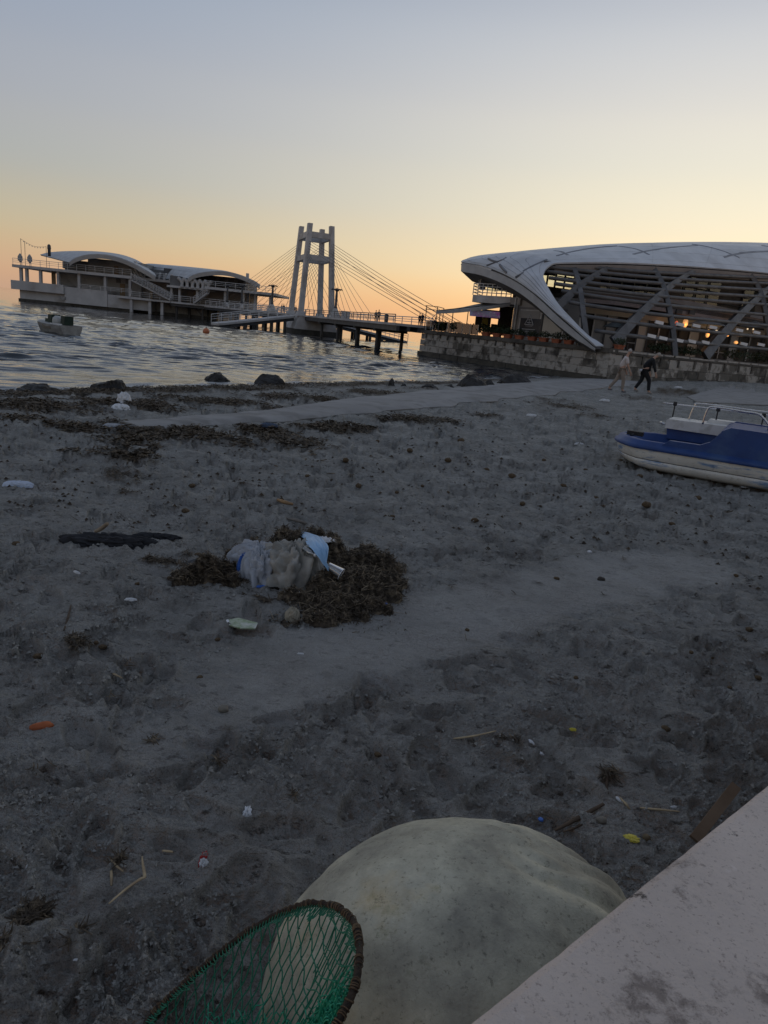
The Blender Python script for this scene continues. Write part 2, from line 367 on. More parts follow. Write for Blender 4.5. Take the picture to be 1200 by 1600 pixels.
c_d = RMP(NZ(19, 7, .75, mpa.outputs[0]), [(.36, (.22, .205, .19)), (.45, (1, 1, 1))]); c_s = MIX(inv.outputs[0], c_s, MIX(1.0, c_s, c_d, 'MULTIPLY'))
c_m = RMP(NZ(6, 8, .7), [(.38, (.42, .40, .38)), (.54, (1, 1, 1))]); c_s = MIX(inv.outputs[0], c_s, MIX(.5, c_s, c_m, 'MULTIPLY')); c_s = MIX(calmA, c_s, RMP(NZ(3, 6), [(.35, (.33, .325, .315)), (.65, (.42, .415, .405))]))
c_s = MIX(.35, c_s, c_g, 'MULTIPLY')
c_w = RMP(NZ(30, 6, .7), [(.3, (.022, .016, .010)), (.5, (.06, .043, .025)), (.75, (.13, .095, .055))])
c_s = MIX(ATT('weed'), c_s, c_w)
wet = ATT('wet'); c_s = MIX(wet, c_s, (.05, .048, .045))
l.new(c_s, b.inputs['Base Color'])
rg = n.new('ShaderNodeMapRange'); l.new(wet, rg.inputs[0]); rg.inputs[3].default_value = .95; rg.inputs[4].default_value = .3; l.new(rg.outputs[0], b.inputs['Roughness']); b.inputs['Specular IOR Level'].default_value = .25
bp = n.new('ShaderNodeBump'); bp.inputs['Distance'].default_value = .022; bp.inputs['Strength'].default_value = 1.0; l.new(NZ(30, 8, .72), bp.inputs['Height'])
vo = n.new('ShaderNodeTexVoronoi'); vo.feature = 'DISTANCE_TO_EDGE'; vo.inputs['Scale'].default_value = 34
dv = n.new('ShaderNodeMix'); dv.data_type = 'VECTOR'; dv.inputs[0].default_value = .06; l.new(tc.outputs['Object'], dv.inputs[4])
nzv = n.new('ShaderNodeTexNoise'); nzv.inputs['Scale'].default_value = 14; nzv.inputs['Detail'].default_value = 5; l.new(tc.outputs['Object'], nzv.inputs['Vector']); l.new(nzv.outputs['Color'], dv.inputs[5]); l.new(dv.outputs[1], vo.inputs['Vector'])
vr = n.new('ShaderNodeMapRange'); vr.inputs[1].default_value = 0; vr.inputs[2].default_value = .12; l.new(vo.outputs['Distance'], vr.inputs[0])
vm = n.new('ShaderNodeMath'); vm.operation = 'MULTIPLY'; l.new(vr.outputs[0], vm.inputs[0]); l.new(RMP(NZ(3, 5), [(.42, (0, 0, 0)), (.6, (1, 1, 1))]), vm.inputs[1])
bpv = n.new('ShaderNodeBump'); bpv.inputs['Distance'].default_value = .009; bpv.inputs['Strength'].default_value = .8; l.new(vm.outputs[0], bpv.inputs['Height']); l.new(bp.outputs[0], bpv.inputs['Normal']); bp = bpv
bpa = n.new('ShaderNodeBump'); bpa.inputs['Distance'].default_value = .055; l.new(inv.outputs[0], bpa.inputs['Strength']); l.new(NZ(8.5, 6, .68, mpa.outputs[0]), bpa.inputs['Height']); l.new(bp.outputs[0], bpa.inputs['Normal']); bp = bpa
bp2 = n.new('ShaderNodeBump'); bp2.inputs['Distance'].default_value = .004; bp2.inputs['Strength'].default_value = .9; l.new(NZ(200, 5, .7), bp2.inputs['Height']); l.new(bp.outputs[0], bp2.inputs['Normal']); l.new(bp2.outputs[0], b.inputs['Normal'])

us = np.concatenate([np.linspace(-1.15, -.74, 30)[:-1], np.linspace(-.74, .80, 760), np.linspace(.80, 1.15, 25)[1:]])
ws = np.linspace(1/.80, 1/64.0, 800)
Yg = np.repeat((1/ws)[:, None], len(us), 1); Xg = us[None, :]*Yg
Zg = sand_h(Xg, Yg)
# footprints
rng = np.random.default_rng(5)
def stamp(x0, y0, a, Ls, Wd, dp, rim=.35, tread=0.0):
    R_ = Ls*1.1
    i0, i1 = np.searchsorted(-ws, -1/max(y0-R_, .8)), np.searchsorted(-ws, -1/(y0+R_)); i0, i1 = min(i0, i1), max(i0, i1)
    j0, j1 = np.searchsorted(us, (x0-R_)/y0), np.searchsorted(us, (x0+R_)/y0)
    if i1-i0 < 1 or j1-j0 < 1: return
    sx = Xg[i0:i1, j0:j1]-x0; sy = Yg[i0:i1, j0:j1]-y0
    p = (math.cos(a)*sx+math.sin(a)*sy)/(Ls/2); q = (-math.sin(a)*sx+math.cos(a)*sy)/(Wd/2)
    q = q*(1+.25*np.clip(-p, -1, 1))
    r = np.sqrt(p*p+q*q)
    if tread: Zg[i0:i1, j0:j1] += tread*np.sin(p*(Ls/2)*2*math.pi/.026+1.5*np.abs(q))*(1-sst(.7, .95, r))
    Zg[i0:i1, j0:j1] += -dp*(1-sst(.80, 1.03, r))+rim*dp*np.exp(-((r-1.16)/.16)**2)
trail = []
def rand_place(ymax, rng):                          # even over the beach in view
    while True:
        y0 = ymax*math.sqrt(rng.random()); x0 = rng.uniform(-.75, .85)*y0
        if y0 > 1.0: return x0, y0
for k in range(120):                                # walking lines
    x0, y0 = rand_place(19, rng); a = rng.uniform(0, 2*math.pi)
    for i in range(rng.integers(4, 14)):
        a += rng.normal()*.1; x0 += .62*math.cos(a); y0 += .62*math.sin(a); sd_ = 1 if i % 2 else -1
        trail.append((x0-math.sin(a)*.1*sd_, y0+math.cos(a)*.1*sd_, a+sd_*-.12))
for k in range(2300):
    trail.append(rand_place(20, rng)+(rng.uniform(0, 6.28),))
for k in range(80):
    trail.append(rand_place(4.0, rng)+(rng.uniform(0, 6.28),))
TX = np.array([t[:2] for t in trail]); calm = track(TX[:, 0], TX[:, 1]) > .3
inslip = slip(TX[:, 0], TX[:, 1]) > -.1; sh_ = shore(TX[:, 0], TX[:, 1])
for (x0, y0, a), c_, i_, s_ in zip(trail, calm, inslip, sh_):
    if y0 < 1.0 or c_ or i_ or s_ < 1.2: continue
    stamp(x0, y0, a, rng.uniform(.23, .31), rng.uniform(.10, .14), rng.uniform(.016, .042)*(1+.6*sst(5, 10, y0)), .4)
for (px, py, a) in ((265, 1225, .5), (640, 1250, 2.4), (585, 1235, 2.2), (360, 1385, .9), (130, 1290, 1.2), (700, 1110, .3), (800, 1190, 2.8), (930, 1165, .4), (1090, 1140, 2.5), (1010, 1085, .6), (480, 1160, 1.0), (250, 1330, 2.9), (430, 1300, .2),
                    (160, 1190, 2.0), (560, 1100, .8), (1150, 1180, 1.4), (880, 1230, .1), (210, 1460, .6), (90, 1380, 2.3), (330, 1180, 2.7), (760, 1230, .9), (60, 1240, .3), (300, 1480, 1.9), (1120, 1060, .2), (950, 1020, 2.6), (1040, 1200, 1.1)):
    q_ = onz(px, py); stamp(q_[0], q_[1], a, .285, .115, .024, .55, .0035)      # clear shoe prints with tread
for k in range(900):                              # scuffs and small hollows
    x0, y0 = rand_place(13, rng) if k > 160 else rand_place(4, rng)
    if track(np.array([x0]), np.array([y0]))[0] > .3 or slip(np.array([x0]), np.array([y0]))[0] > -.1 or shore(x0, y0) < 1.2: continue
    stamp(x0, y0, rng.uniform(0, 6.28), rng.uniform(.06, .16), rng.uniform(.05, .09), rng.uniform(.006, .014), .3)
s_g = shore(Xg, Yg)
sand = structure(big_grid('sand_beach', Xg, Yg, Zg, sm, {'weed': weed(Xg, Yg), 'wet': .8*(1-sst(.1, .9, s_g)), 'calm': .38*track(Xg, Yg)*(.8+.4*fbm(Xg*3, Yg*3, 3, 140))}))
print('sand done')

# --- sea
wm = bpy.data.materials.new('sea_water'); wm.use_nodes = True; n = wm.node_tree.nodes; l = wm.node_tree.links; b = n['Principled BSDF']
tc = n.new('ShaderNodeTexCoord'); mp = n.new('ShaderNodeMapping'); l.new(tc.outputs['Object'], mp.inputs[0]); mp.inputs['Scale'].default_value = (.55, 1, 1)
foam = ATT('foam'); l.new(MIX(foam, (.018, .026, .034), (.42, .43, .43)), b.inputs['Base Color'])
rg = n.new('ShaderNodeMapRange'); l.new(foam, rg.inputs[0]); rg.inputs[3].default_value = .03; rg.inputs[4].default_value = .7; l.new(rg.outputs[0], b.inputs['Roughness'])
b.inputs['IOR'].default_value = 1.333
bp = n.new('ShaderNodeBump'); bp.inputs['Distance'].default_value = .020; bp.inputs['Strength'].default_value = 1.0; l.new(NZ(3.2, 5, .6, mp.outputs[0]), bp.inputs['Height'])
bp2 = n.new('ShaderNodeBump'); bp2.inputs['Distance'].default_value = .05; bp2.inputs['Strength'].default_value = .8; l.new(NZ(.5, 4, .5, mp.outputs[0]), bp2.inputs['Height']); l.new(bp.outputs[0], bp2.inputs['Normal'])
l.new(bp2.outputs[0], b.inputs['Normal'])
us2 = np.concatenate([np.linspace(-1.6, -.72, 20)[:-1], np.linspace(-.72, .42, 480), np.linspace(.42, 1.6, 25)[1:]])
ws2 = np.concatenate([np.linspace(1/12.5, 1/220.0, 760), np.array([1/300, 1/500, 1/900, 1/2000, 1/5000, 1/20000])])
Ys = np.repeat((1/ws2)[:, None], len(us2), 1); Xs = us2[None, :]*Ys
rng = np.random.default_rng(3); Zs = np.zeros_like(Xs)
wx = Xs+.9*fbm(Xs*.09, Ys*.09, 2, 100); wy = Ys+.9*fbm(Xs*.11, Ys*.11, 2, 104)
for i in range(46):
    lam = .36*(5.5/.36)**(i/45.0); a = .0053*lam**.80*rng.uniform(.6, 1.3)
    th_ = -math.pi/2+.25+rng.normal()*.42; kx, ky = math.cos(th_)*2*math.pi/lam, math.sin(th_)*2*math.pi/lam
    fade = 1-sst(.25, .6, (Ys*Ys*.000105)/lam)
    sn = np.sin(kx*wx+ky*wy+rng.uniform(0, 6.28))
    a *= 1.5 if lam < .8 else 1.5 if lam < 2.2 else .6
    Zs += a*fade*(2*((sn+1)/2)**2.4-.7)
gust = .45+.85*np.clip(.5+fbm(Xs*.05, Ys*.07, 3, 110), 0, 1.2)
s_s = shore(Xs, Ys)
Zs = Zs*gust*(.30+.70*sst(0, 7, -s_s))
fo = np.clip((1-sst(.0, .9, np.abs(s_s+.25)))*(.45+1.5*fbm(Xs*1.4, Ys*1.4, 4, 120)), 0, 1)*.9
fo = np.maximum(fo, np.clip((Zs-.20)*9, 0, 1)*np.clip(fbm(Xs*.8, Ys*1.6, 3, 130)*2.2, 0, 1)*.5*(Ys < 70))
sea = structure(big_grid('sea_water', Xs, Ys, SEA+Zs, wm, {'foam': fo}))
print('sea done')

# --- concrete slipway half buried in the sand
cs = spline(np.column_stack([SLIP, SLW*.97]), 60)
Gs = []
for i in range(60):
    t = cs[min(i+1, 59), :2]-cs[max(i-1, 0), :2]; nrm = unit(np.array([-t[1], t[0]]))
    row = []
    for k in np.linspace(-1, 1, 15):
        p = cs[i, :2]+nrm*cs[i, 2]*k*(1+.30*pn(i*.42, (k > 0)*9.0, 3)); row.append((p[0], p[1], float(base_h(p[0], p[1]))+.020-.06*abs(k)**5+.006*float(pn(p[0]*2, p[1]*2, 9))))
    Gs.append(row)
mat('slipway', (.285, .28, .27), (.235, .23, .222), 1.2, .85, .006, 30, c3=(.19, .185, .175), s3=2)
structure(MB().grid(Gs, .06).build('slipway_pavement', MATS['slipway'], None, True))
pp = [onz(1075, 612, .25), onz(1125, 602, .3), onz(1215, 600, .3), onz(1330, 612, .32), onz(1330, 640, .28), onz(1200, 626, .24), onz(1090, 622, .2)]
rg2 = MB().prism([p[:2] for p in pp], .0, .05)
rg2.v = [(x, y, z+float(base_h(x, y))) for x, y, z in rg2.v]
structure(rg2.build('ramp_pavement', MATS['slipway']))

# --- rocks at the waterline
def rock(px, py, wpx, hpx, seed, label, z=SEA, dep=.8, slope=0):
    c = onz(px, py, z); sc_ = np.linalg.norm(c-CP)/FPX; w = wpx*sc_/2; h = hpx*sc_*.82
    r = np.random.default_rng(seed); bm = bmesh.new()
    for k in range(16):                            # angular boulder: hull of random points, broad at the foot
        a = r.uniform(0, 6.28); q = r.random(); z_ = q**.8; rad = (1-.75*z_**1.6)*r.uniform(.7, 1.0)
        bm.verts.new((rad*math.cos(a), rad*math.sin(a), z_-.25*(k < 6)))
    for k in range(8):
        a = k*.785+r.uniform(-.2, .2); bm.verts.new((math.cos(a)*r.uniform(.85, 1.05), math.sin(a)*r.uniform(.85, 1.05), -.35))
    bmesh.ops.convex_hull(bm, input=bm.verts); bmesh.ops.delete(bm, geom=[v for v in bm.verts if not v.link_faces], context='VERTS')
    bmesh.ops.triangulate(bm, faces=bm.faces); bmesh.ops.subdivide_edges(bm, edges=bm.edges, cuts=5, use_grid_fill=True)
    bmesh.ops.triangulate(bm, faces=bm.faces); bm.verts.index_update()
    V = np.array([v.co[:] for v in bm.verts]); F_ = [tuple(v.index for v in f.verts) for f in bm.faces]; bm.free()
    nz = 1+.16*fbm(V[:, 0]*2.0+seed, V[:, 1]*2.0+V[:, 2]*2.3, 4, seed, .6); V = V*nz[:, None]
    V[:, 2] += slope*V[:, 0]*.35*np.clip(V[:, 2]+.3, 0, 1)
    V = V*np.array([w/np.abs(V[:, 0]).max(), w*dep, h/V[:, 2].max()])
    o = mesh_obj('rock', V+c, F_, MATS['rock'], None, False, base=c); return tag(o, label, 'rock', 'rocks along the waterline')
rock(172, 611, 64, 22, 1, 'big angular wet rock breaking the left shallows', slope=.5)
rock(60, 614, 74, 16, 2, 'low flat grey rock awash at the far left shore', slope=.6)
rock(340, 595, 46, 16, 3, 'pointed dark rock standing out in the small waves', slope=-.5)
rock(424, 601, 64, 19, 4, 'smooth rounded black rock right of the pointed one')
rock(612, 607, 18, 20, 5, 'tiny upright black rock at the water edge by the wrack', -.2, slope=-.6)
rock(629, 608, 15, 11, 6, 'tiny squat rock touching the upright one at the wrack', -.2)
rock(738, 608, 66, 27, 7, 'jagged black rock in front of the sea wall corner', -.12, slope=-.2)
rock(806, 600, 66, 18, 8, 'long dark rock between jagged rock and sea wall', -.1, slope=-.2)
rock(764, 605, 30, 14, 9, 'small dark rock filling the gap between the two jagged ones', -.1)
rock(672, 611, 44, 13, 10, 'low brown weedy rock at the tip of the slipway sand', -.15)
rock(700, 608, 32, 10, 12, 'flat brown stone next to the jagged black rock', -.15)

# ================================================================== sea wall
WL = np.array([1.62, 58.28]); WCn = np.array([12.75, 42.8]); WR = np.array([29.6, 56.1]); WR2 = WCn+(WR-WCn)*2.0
ZT = 1.85                                            # top of the quay
sw = thing('sea_wall', 'long stone sea wall with peeling plaster holding up the dome restaurant terrace', 'wall', (WCn[0], WCn[1], -.3))
core = MB().prism([WL+(.35, .25), WCn+(.1, .45), WR2+(-.1, .5), (70, 105), (12, 100)], -1.6, ZT-.12)
core.build('quay_core', MATS['concrete'], sw)
def face_blocks(A, B, rows, inset=.02, s0=0.0):
    d = unit(B-A); Ln = np.linalg.norm(B-A); nrm = np.array([d[1], -d[0]])
    r = random.Random(int(Ln*10))
    for (z0, z1, bl, m, proud) in rows:
        s = s0-r.uniform(0, .4)
        while s < Ln-.05:
            l_ = bl*r.uniform(.75, 1.3); a = max(s, 0)+.012; b_ = min(s+l_, Ln)-.012
            if b_-a > .15:
                pr = proud+r.uniform(-.025, .03); th_ = .5
                mz = min(z1, 9); z0j, z1j = z0+r.uniform(.0, .012), mz-r.uniform(.008, .02)
                pa, pb = A+d*a, A+d*b_
                f0, f1 = pa+nrm*pr, pb+nrm*(pr+r.uniform(-.012, .012)); k0, k1 = pa-nrm*th_, pb-nrm*th_
                mb = MB().hexa([(f0[0], f0[1], z0j), (f1[0], f1[1], z0j), (k1[0], k1[1], z0j), (k0[0], k0[1], z0j),
                                (f0[0], f0[1], z1j), (f1[0], f1[1], z1j), (k1[0], k1[1], z1j), (k0[0], k0[1], z1j)])
                mm = m if isinstance(m, str) else m[0 if r.random() < m[2] else 1]
                mb.build('stone_block', MATS[mm], sw)
            s += l_
face_blocks(WL, WCn, [(-1.2, .12, 2.6, 'wet_concrete', .22), (.12, .62, 1.5, ('stone_block', 'plaster', .65), .02), (.62, 1.08, 1.3, ('stone_block', 'plaster', .5), .03), (1.08, 1.55, .95, ('plaster', 'stone_block', .8), .0)])
face_blocks(WCn, WR2, [(-.5, .30, 2.2, 'stone_block', .08), (.30, .85, 1.4, ('stone_block', 'plaster', .6), .02), (.85, 1.5, 2.3, ('plaster', 'stone_block', .8), .0)], s0=.02)
# coping: dark weathered strip on the water side, loose pale slabs on the beach side
d1 = unit(WCn-WL); n1 = np.array([d1[1], -d1[0]]); L1 = np.linalg.norm(WCn-WL)
d2 = unit(WR2-WCn); n2 = np.array([d2[1], -d2[0]]); L2 = np.linalg.norm(WR2-WCn)
mat('coping_dark', (.115, .105, .09), (.06, .055, .048), 1.4, .9, .01, 12)
mat('coping_pale', (.44, .42, .38), (.33, .31, .28), 1.4, .85, .01, 12)
rr = random.Random(4); s = 0
while s < L1-.1:
    l_ = min(rr.uniform(2.0, 3.0), L1-s); m_ = WL+d1*(s+l_/2)-n1*.3
    MB().box((m_[0], m_[1], 1.70), (l_-.02, .85, .27+rr.uniform(-.02, .01)), math.atan2(d1[1], d1[0])).build('coping_slab', MATS['coping_dark'], sw); s += l_
s = .1
while s < L2-.1:
    l_ = min(rr.uniform(1.2, 2.2), L2-s); m_ = WCn+d2*(s+l_/2)-n2*.25
    MB().box((m_[0], m_[1], 1.58), (l_-.03, .6, .12), math.atan2(d2[1], d2[0])).build('coping_slab', MATS['coping_dark'], sw)
    MB().box((m_[0]+rr.uniform(-.1, .1), m_[1], 1.70+rr.uniform(-.02, .02)), (l_-rr.uniform(.05, .5), .45, .10), math.atan2(d2[1], d2[0])+rr.uniform(-.02, .02)).build('coping_slab', MATS['coping_pale'], sw); s += l_
# drain streaks: short concrete stubs below the coping
for k in range(13):
    p = WL+d1*(.7+k*.92)+n1*.02
    MB().box((p[0], p[1], 1.40+.05*(k % 3)), (.13, .12, .38), math.atan2(d1[1], d1[0])).build('drain_stub', MATS['coping_dark'], sw)
for k in range(9):
    p = WCn+d2*(1.4+k*2.1)+n2*.03
    MB().box((p[0], p[1], 1.28), (.2, .1, .55), math.atan2(d2[1], d2[0])).build('drain_stub', MATS['coping_dark'], sw)
structure(MB().prism([WL+(.6, .5), WCn+(0, .8), WR2+(-.3, .8), (69, 104), (12.5, 99)], ZT-.115, ZT-.05).build('terrace_pavement', MATS['floor_tile']))

# ================================================================== dome restaurant
rb = thing('dome_restaurant', 'white shell-roofed restaurant with dark lattice front standing on the sea wall', 'restaurant', (24, 60, ZT))
O = [(930, 542, 43.0), (915, 529, 43.3), (900, 516, 43.8), (870, 490, 44.9), (840, 462, 46.6), (810, 440, 48.8), (780, 425, 51.3), (750, 415, 54.3), (721, 410, 57.5), (742, 406.8, 58.6), (765, 404.5, 59.5), (800, 400, 60.5), (860, 393.5, 62), (936, 386.5, 63.5), (1026, 382.8, 65), (1110, 382, 67.5), (1200, 384, 71), (1330, 392, 79)]
I = [(943, 542, 43.0), (931, 534, 43.4), (918, 526, 43.8), (894, 502, 44.6), (870, 475, 45.7), (853, 446, 47), (849, 434, 47.7), (852, 424, 48.2), (858, 418, 48.5), (866, 413.5, 48.7), (880, 412.5, 48.8), (905, 412, 48.7), (940, 412, 48.8), (980, 412.8, 49.4), (1030, 415, 50.8), (1100, 419.5, 54), (1200, 428, 59.5), (1330, 444, 67)]
NC = 86
Oc = spline([at(*p) for p in O], NC); Ic = spline([at(*p) for p in I], NC)
NR = 13
Sh = np.zeros((NR, NC, 3))
for i in range(NR):
    t = i/(NR-1); Sh[i] = Oc*(1-t)+Ic*t
    Sh[i, :, 2] += .55*math.sin(math.pi*t)*np.clip((np.arange(NC)-20)/25, 0, 1)
    Sh[i, :, 1] -= .5*math.sin(math.pi*t)*np.clip((np.arange(NC)-8)/20, 0, 1)
rows_b = [0, 1, 3, 5, 7, 9, 11, 12]; cols_b = [0, 14, 24, 32, 39, 45, 51, 57, 63, 69, 75, 80, 85]
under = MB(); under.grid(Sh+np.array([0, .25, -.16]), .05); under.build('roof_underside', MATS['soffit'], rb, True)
for a, b_ in zip(rows_b[:-1], rows_b[1:]):
    for c0, c1 in zip(cols_b[:-1], cols_b[1:]):
        G = Sh[a:b_+1, c0:c1+1].copy()
        # open the joint by a couple of centimetres
        if a > 0: G[0] += (G[1]-G[0])*.025
        G[-1] += (G[-2]-G[-1])*.012
        G[:, -1] += (G[:, -2]-G[:, -1])*.012
        edge = a == 0 and c1 <= 39 or b_ == NR-1
        MB().grid(G, .10).build('roof_panel', MATS['roof_edge' if edge and a == 0 else 'roof_sheet'], rb, True)
# back half of the shell
Bk = [at(735, 412, 66), at(800, 398, 74), at(900, 390, 80), at(1050, 386, 86), at(1200, 386, 92), at(1330, 392, 98)]
Bc = spline(Bk, NC-32); Gb = np.zeros((7, NC-32, 3))
for i in range(7):
    t = i/6; Gb[i] = Oc[32:]*(1-t)+Bc*t; Gb[i, :, 2] += .8*math.sin(math.pi*t*.5)-1.6*t*t
MB().grid(Gb[::-1], .12).build('rear_roof', MATS['roof_sheet'], rb, True)
# fascia under the rim and the deep soffit box along the left lip
from mathutils.bvhtree import BVHTree
_bf = [(i*NC+j, i*NC+j+1, (i+1)*NC+j+1, (i+1)*NC+j) for i in range(NR-1) for j in range(NC-1)]
_bv = BVHTree.FromPolygons([Vector(p) for p in Sh.reshape(-1, 3)], _bf)
def on_shell(px, py, off=.05):
    for dy in range(0, 9):
        v = ray(px, py+dy*.5); hit = _bv.ray_cast(Vector(CP), Vector(v))
        if hit[0] is not None:
            nn_ = np.array(hit[1]); nn_ = nn_ if nn_ @ v < 0 else -nn_
            return np.array(hit[0])+nn_*off
    return None
STR = [[(765, 405), (772, 408), (780, 410)], [(763, 415), (780, 409), (792, 405)], [(783, 414), (788, 420), (794, 426)], [(808, 433), (830, 420), (856, 408)],
       [(864, 394), (878, 396), (888, 401)], [(871, 402.5), (895, 396), (930, 390), (965, 387)], [(965, 387.2), (985, 390), (1000, 394), (1012, 400)], [(990, 400), (1010, 395), (1050, 389), (1090, 386)],
       [(1080, 384), (1105, 388), (1130, 395), (1154, 404)], [(1129, 403), (1150, 398), (1180, 395), (1230, 394)], [(1190, 386), (1230, 392), (1270, 404)]]
for st in STR:
    ps = [on_shell(p[0], p[1], .03) for p in spline([(*p, 0) for p in st], 15)]; ps = [p for p in ps if p is not None]; mb = MB()
    for p, q in zip(ps[:-1], ps[1:]):
        if np.linalg.norm(q-p) > 8: continue
        mb.beam(p, q+(q-p)*.02, .30, .15, up=(0, -.5, .85))
    if mb.v: mb.build('roof_rib_strip', MATS['roof_strip'], rb)
lip = MB(); lipg = []
bandg = []
for j in range(0, 41):
    o_ = Sh[0, j]; g = math.sin(min(1, j/22)*math.pi/2)
    e0 = o_+np.array([0, .03, -.11]); e1 = o_+np.array([.05, .12, -.12-.42*g-.1]); bandg.append((e0, e1))
    lipg.append((e1+(0, .01, 0), o_+np.array([1.1*g+.1, 1.8*g+.15, -.35-.85*g]), o_+np.array([2.4*g+.2, 4.2*g+.3, -.35-1.0*g])))
MB().grid(np.array(bandg).transpose(1, 0, 2), .05).build('lip_edge_band', MATS['roof_edge'], rb, True)
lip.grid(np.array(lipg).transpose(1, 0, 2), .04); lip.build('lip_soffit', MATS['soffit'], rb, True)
fas = np.array([[Sh[-1, j]+(0, .1, -.05) for j in range(46, NC)], [Sh[-1, j]+(0, .3, -.55) for j in range(46, NC)]])
for c0 in range(0, NC-46-1, 4):
    MB().grid(fas[:, c0:c0+5], .05).build('rim_fascia', MATS['slab'], rb, False)
# --- lattice front
bx_ = np.array([840, 880, 915, 943, 961, 1000, 1053, 1104, 1200, 1330.]); by_ = np.array([520, 528, 535, 541, 544, 547.5, 552.5, 556.5, 563, 572.])
bY = np.array([46.5, 45.8, 45.0, 43.9, 44.0, 45.3, 47.3, 50.2, 57.2, 66.5])
rx_ = np.array([p[0] for p in I[9:]]); ry_ = np.array([p[1]+3 for p in I[9:]]); rY = np.array([p[2] for p in I[9:]])+.35
def lat(px, py, off=0.0):
    y0 = np.interp(px, bx_, by_); y1 = np.interp(px, rx_, ry_) if px > 866 else 413.5
    v = (y0-py)/(y0-y1); Ya = np.interp(px, bx_, bY); Yb = np.interp(px, rx_, rY)
    return at(px, py, Ya+(Yb-Ya)*v-1.0*math.sin(math.pi*min(max(v, 0), 1))+off)
RAIL = [(423.5, 434), (431, 443), (439.5, 453), (449.5, 464), (459, 476), (471, 492), (487, 508.5), (505, 527), (525, 546)]   # picture heights at x = 990 and x = 1200
x0s = [850, 849, 853, 858, 866, 877, 889, 906, 930]
for (ya, yb), xs in zip(RAIL, x0s):
    pts = []
    for px in np.linspace(xs, 1330, 34):
        py = ya+(yb-ya)*(px-990)/210+(-.00009*(px-990)*(px-1200))*(1+.6*(px < 990)); pts.append(lat(px, py, .05))
    MB().tube(pts, .125, 7).build('lattice_rail', MATS['lattice'], rb, True)
def rib(pts, w0, w1, nm='lattice_rib'):
    ps = spline([lat(*p, -.10) for p in pts], 14); mb = MB(); k = len(ps); T = np.gradient(ps, axis=0)
    G = []
    for i in range(k):
        w = .78*(w0+(w1-w0)*i/(k-1)); t = unit(T[i]); a = unit(np.cross(t, (0, 1, 0))); b2 = np.array([0, 1.0, 0])
        G.append([ps[i]-a*w/2, ps[i]+a*w/2, ps[i]+a*w/2+b2*w, ps[i]-a*w/2+b2*w])
    mb.grid(G, wrap=True); n_ = len(mb.v)-4*k
    mb.f += [(n_+3, n_+2, n_+1, n_), tuple(n_+4*(k-1)+j for j in range(4))]; mb.m += [0, 0]
    mb.build(nm, MATS['lattice'], rb, False)
rib([(855, 492), (876, 475), (905, 448), (930, 430), (957, 415)], .75, .32)
rib([(961, 534), (985, 508), (1015, 477), (1047, 448), (1068, 433), (1092, 419)], .85, .32)
rib([(1104, 556), (1130, 523), (1160, 490), (1188, 463), (1215, 440), (1240, 428)], .95, .36)
rib([(1255, 568), (1290, 520), (1330, 480)], .95, .5)
rib([(917, 528), (912, 490), (908, 458), (903, 435), (896, 414)], .42, .38)
rib([(1056, 556), (1051, 505), (1040, 455), (1031, 434), (1020, 415)], .42, .38)
rib([(1206, 566), (1200, 505), (1193, 469), (1184, 445), (1170, 425)], .45, .4)
# rectangular floodlights clipped to the two lowest rails
LW = mat('lamp_case', (.80, .80, .79), (.72, .72, .71), 3, .4)
for (px, py) in ((1030, 504), (1062, 507), (1088, 509), (1114, 511.5), (1155, 516), (1182, 519.5), (1018, 525), (1036, 528.5), (1061, 532), (1081, 533.5), (1102, 535), (1162, 537.5), (1189, 538.5)):
    p = lat(px, py, -.35); MB().beam(p+(-.27, 0, .03), p+(.27, 0, -.03), .16, .20).build('floodlight', LW, rb)
# --- floors, interior walls
def wall_strip(pts, z0, z1, name, m, th_=.2, parent=None):
    """vertical wall along plan points"""
    P = np.asarray(pts, float); G = np.array([[(p[0], p[1], z0) for p in P], [(p[0], p[1], z1) for p in P]])
    return MB().grid(G, th_).build(name, m, parent or rb)
front2 = [at(905, 470, 50), at(960, 470, 49.5), at(1040, 470, 51.5), at(1120, 475, 55.5), at(1200, 480, 61), at(1330, 490, 70)]
f2 = [p[:2] for p in front2]
SLB = (4.75, 5.75)
pinkm = mat('slab_pink', (.33, .275, .265), (.27, .23, .225), .7, .8)
MB().prism(f2+[(66, 96), (14, 90), at(800, 470, 56)[:2]], SLB[0]+.25, SLB[0]+.55).build('upper_floor', MATS['soffit'], rb)
wall_strip(f2, SLB[0], SLB[1], 'slab_band', pinkm, .25)
wall_strip([p+np.array([0, -.18]) for p in f2], SLB[1]-.35, SLB[1], 'slab_cornice', MATS['slab'], .15)
for i, t in enumerate(np.linspace(0, 1, 9)):                    # vents in the band
    pass
for px, py in ((1061, 487), (1081, 488), (1168, 492)):
    p = at(px, py, np.interp(px, [960, 1040, 1120, 1200], [49.5, 51.5, 55.5, 61])-.35); MB().box(p, (.55, .12, .32), .4).build('vent_grille', MATS['dark_steel'], rb)
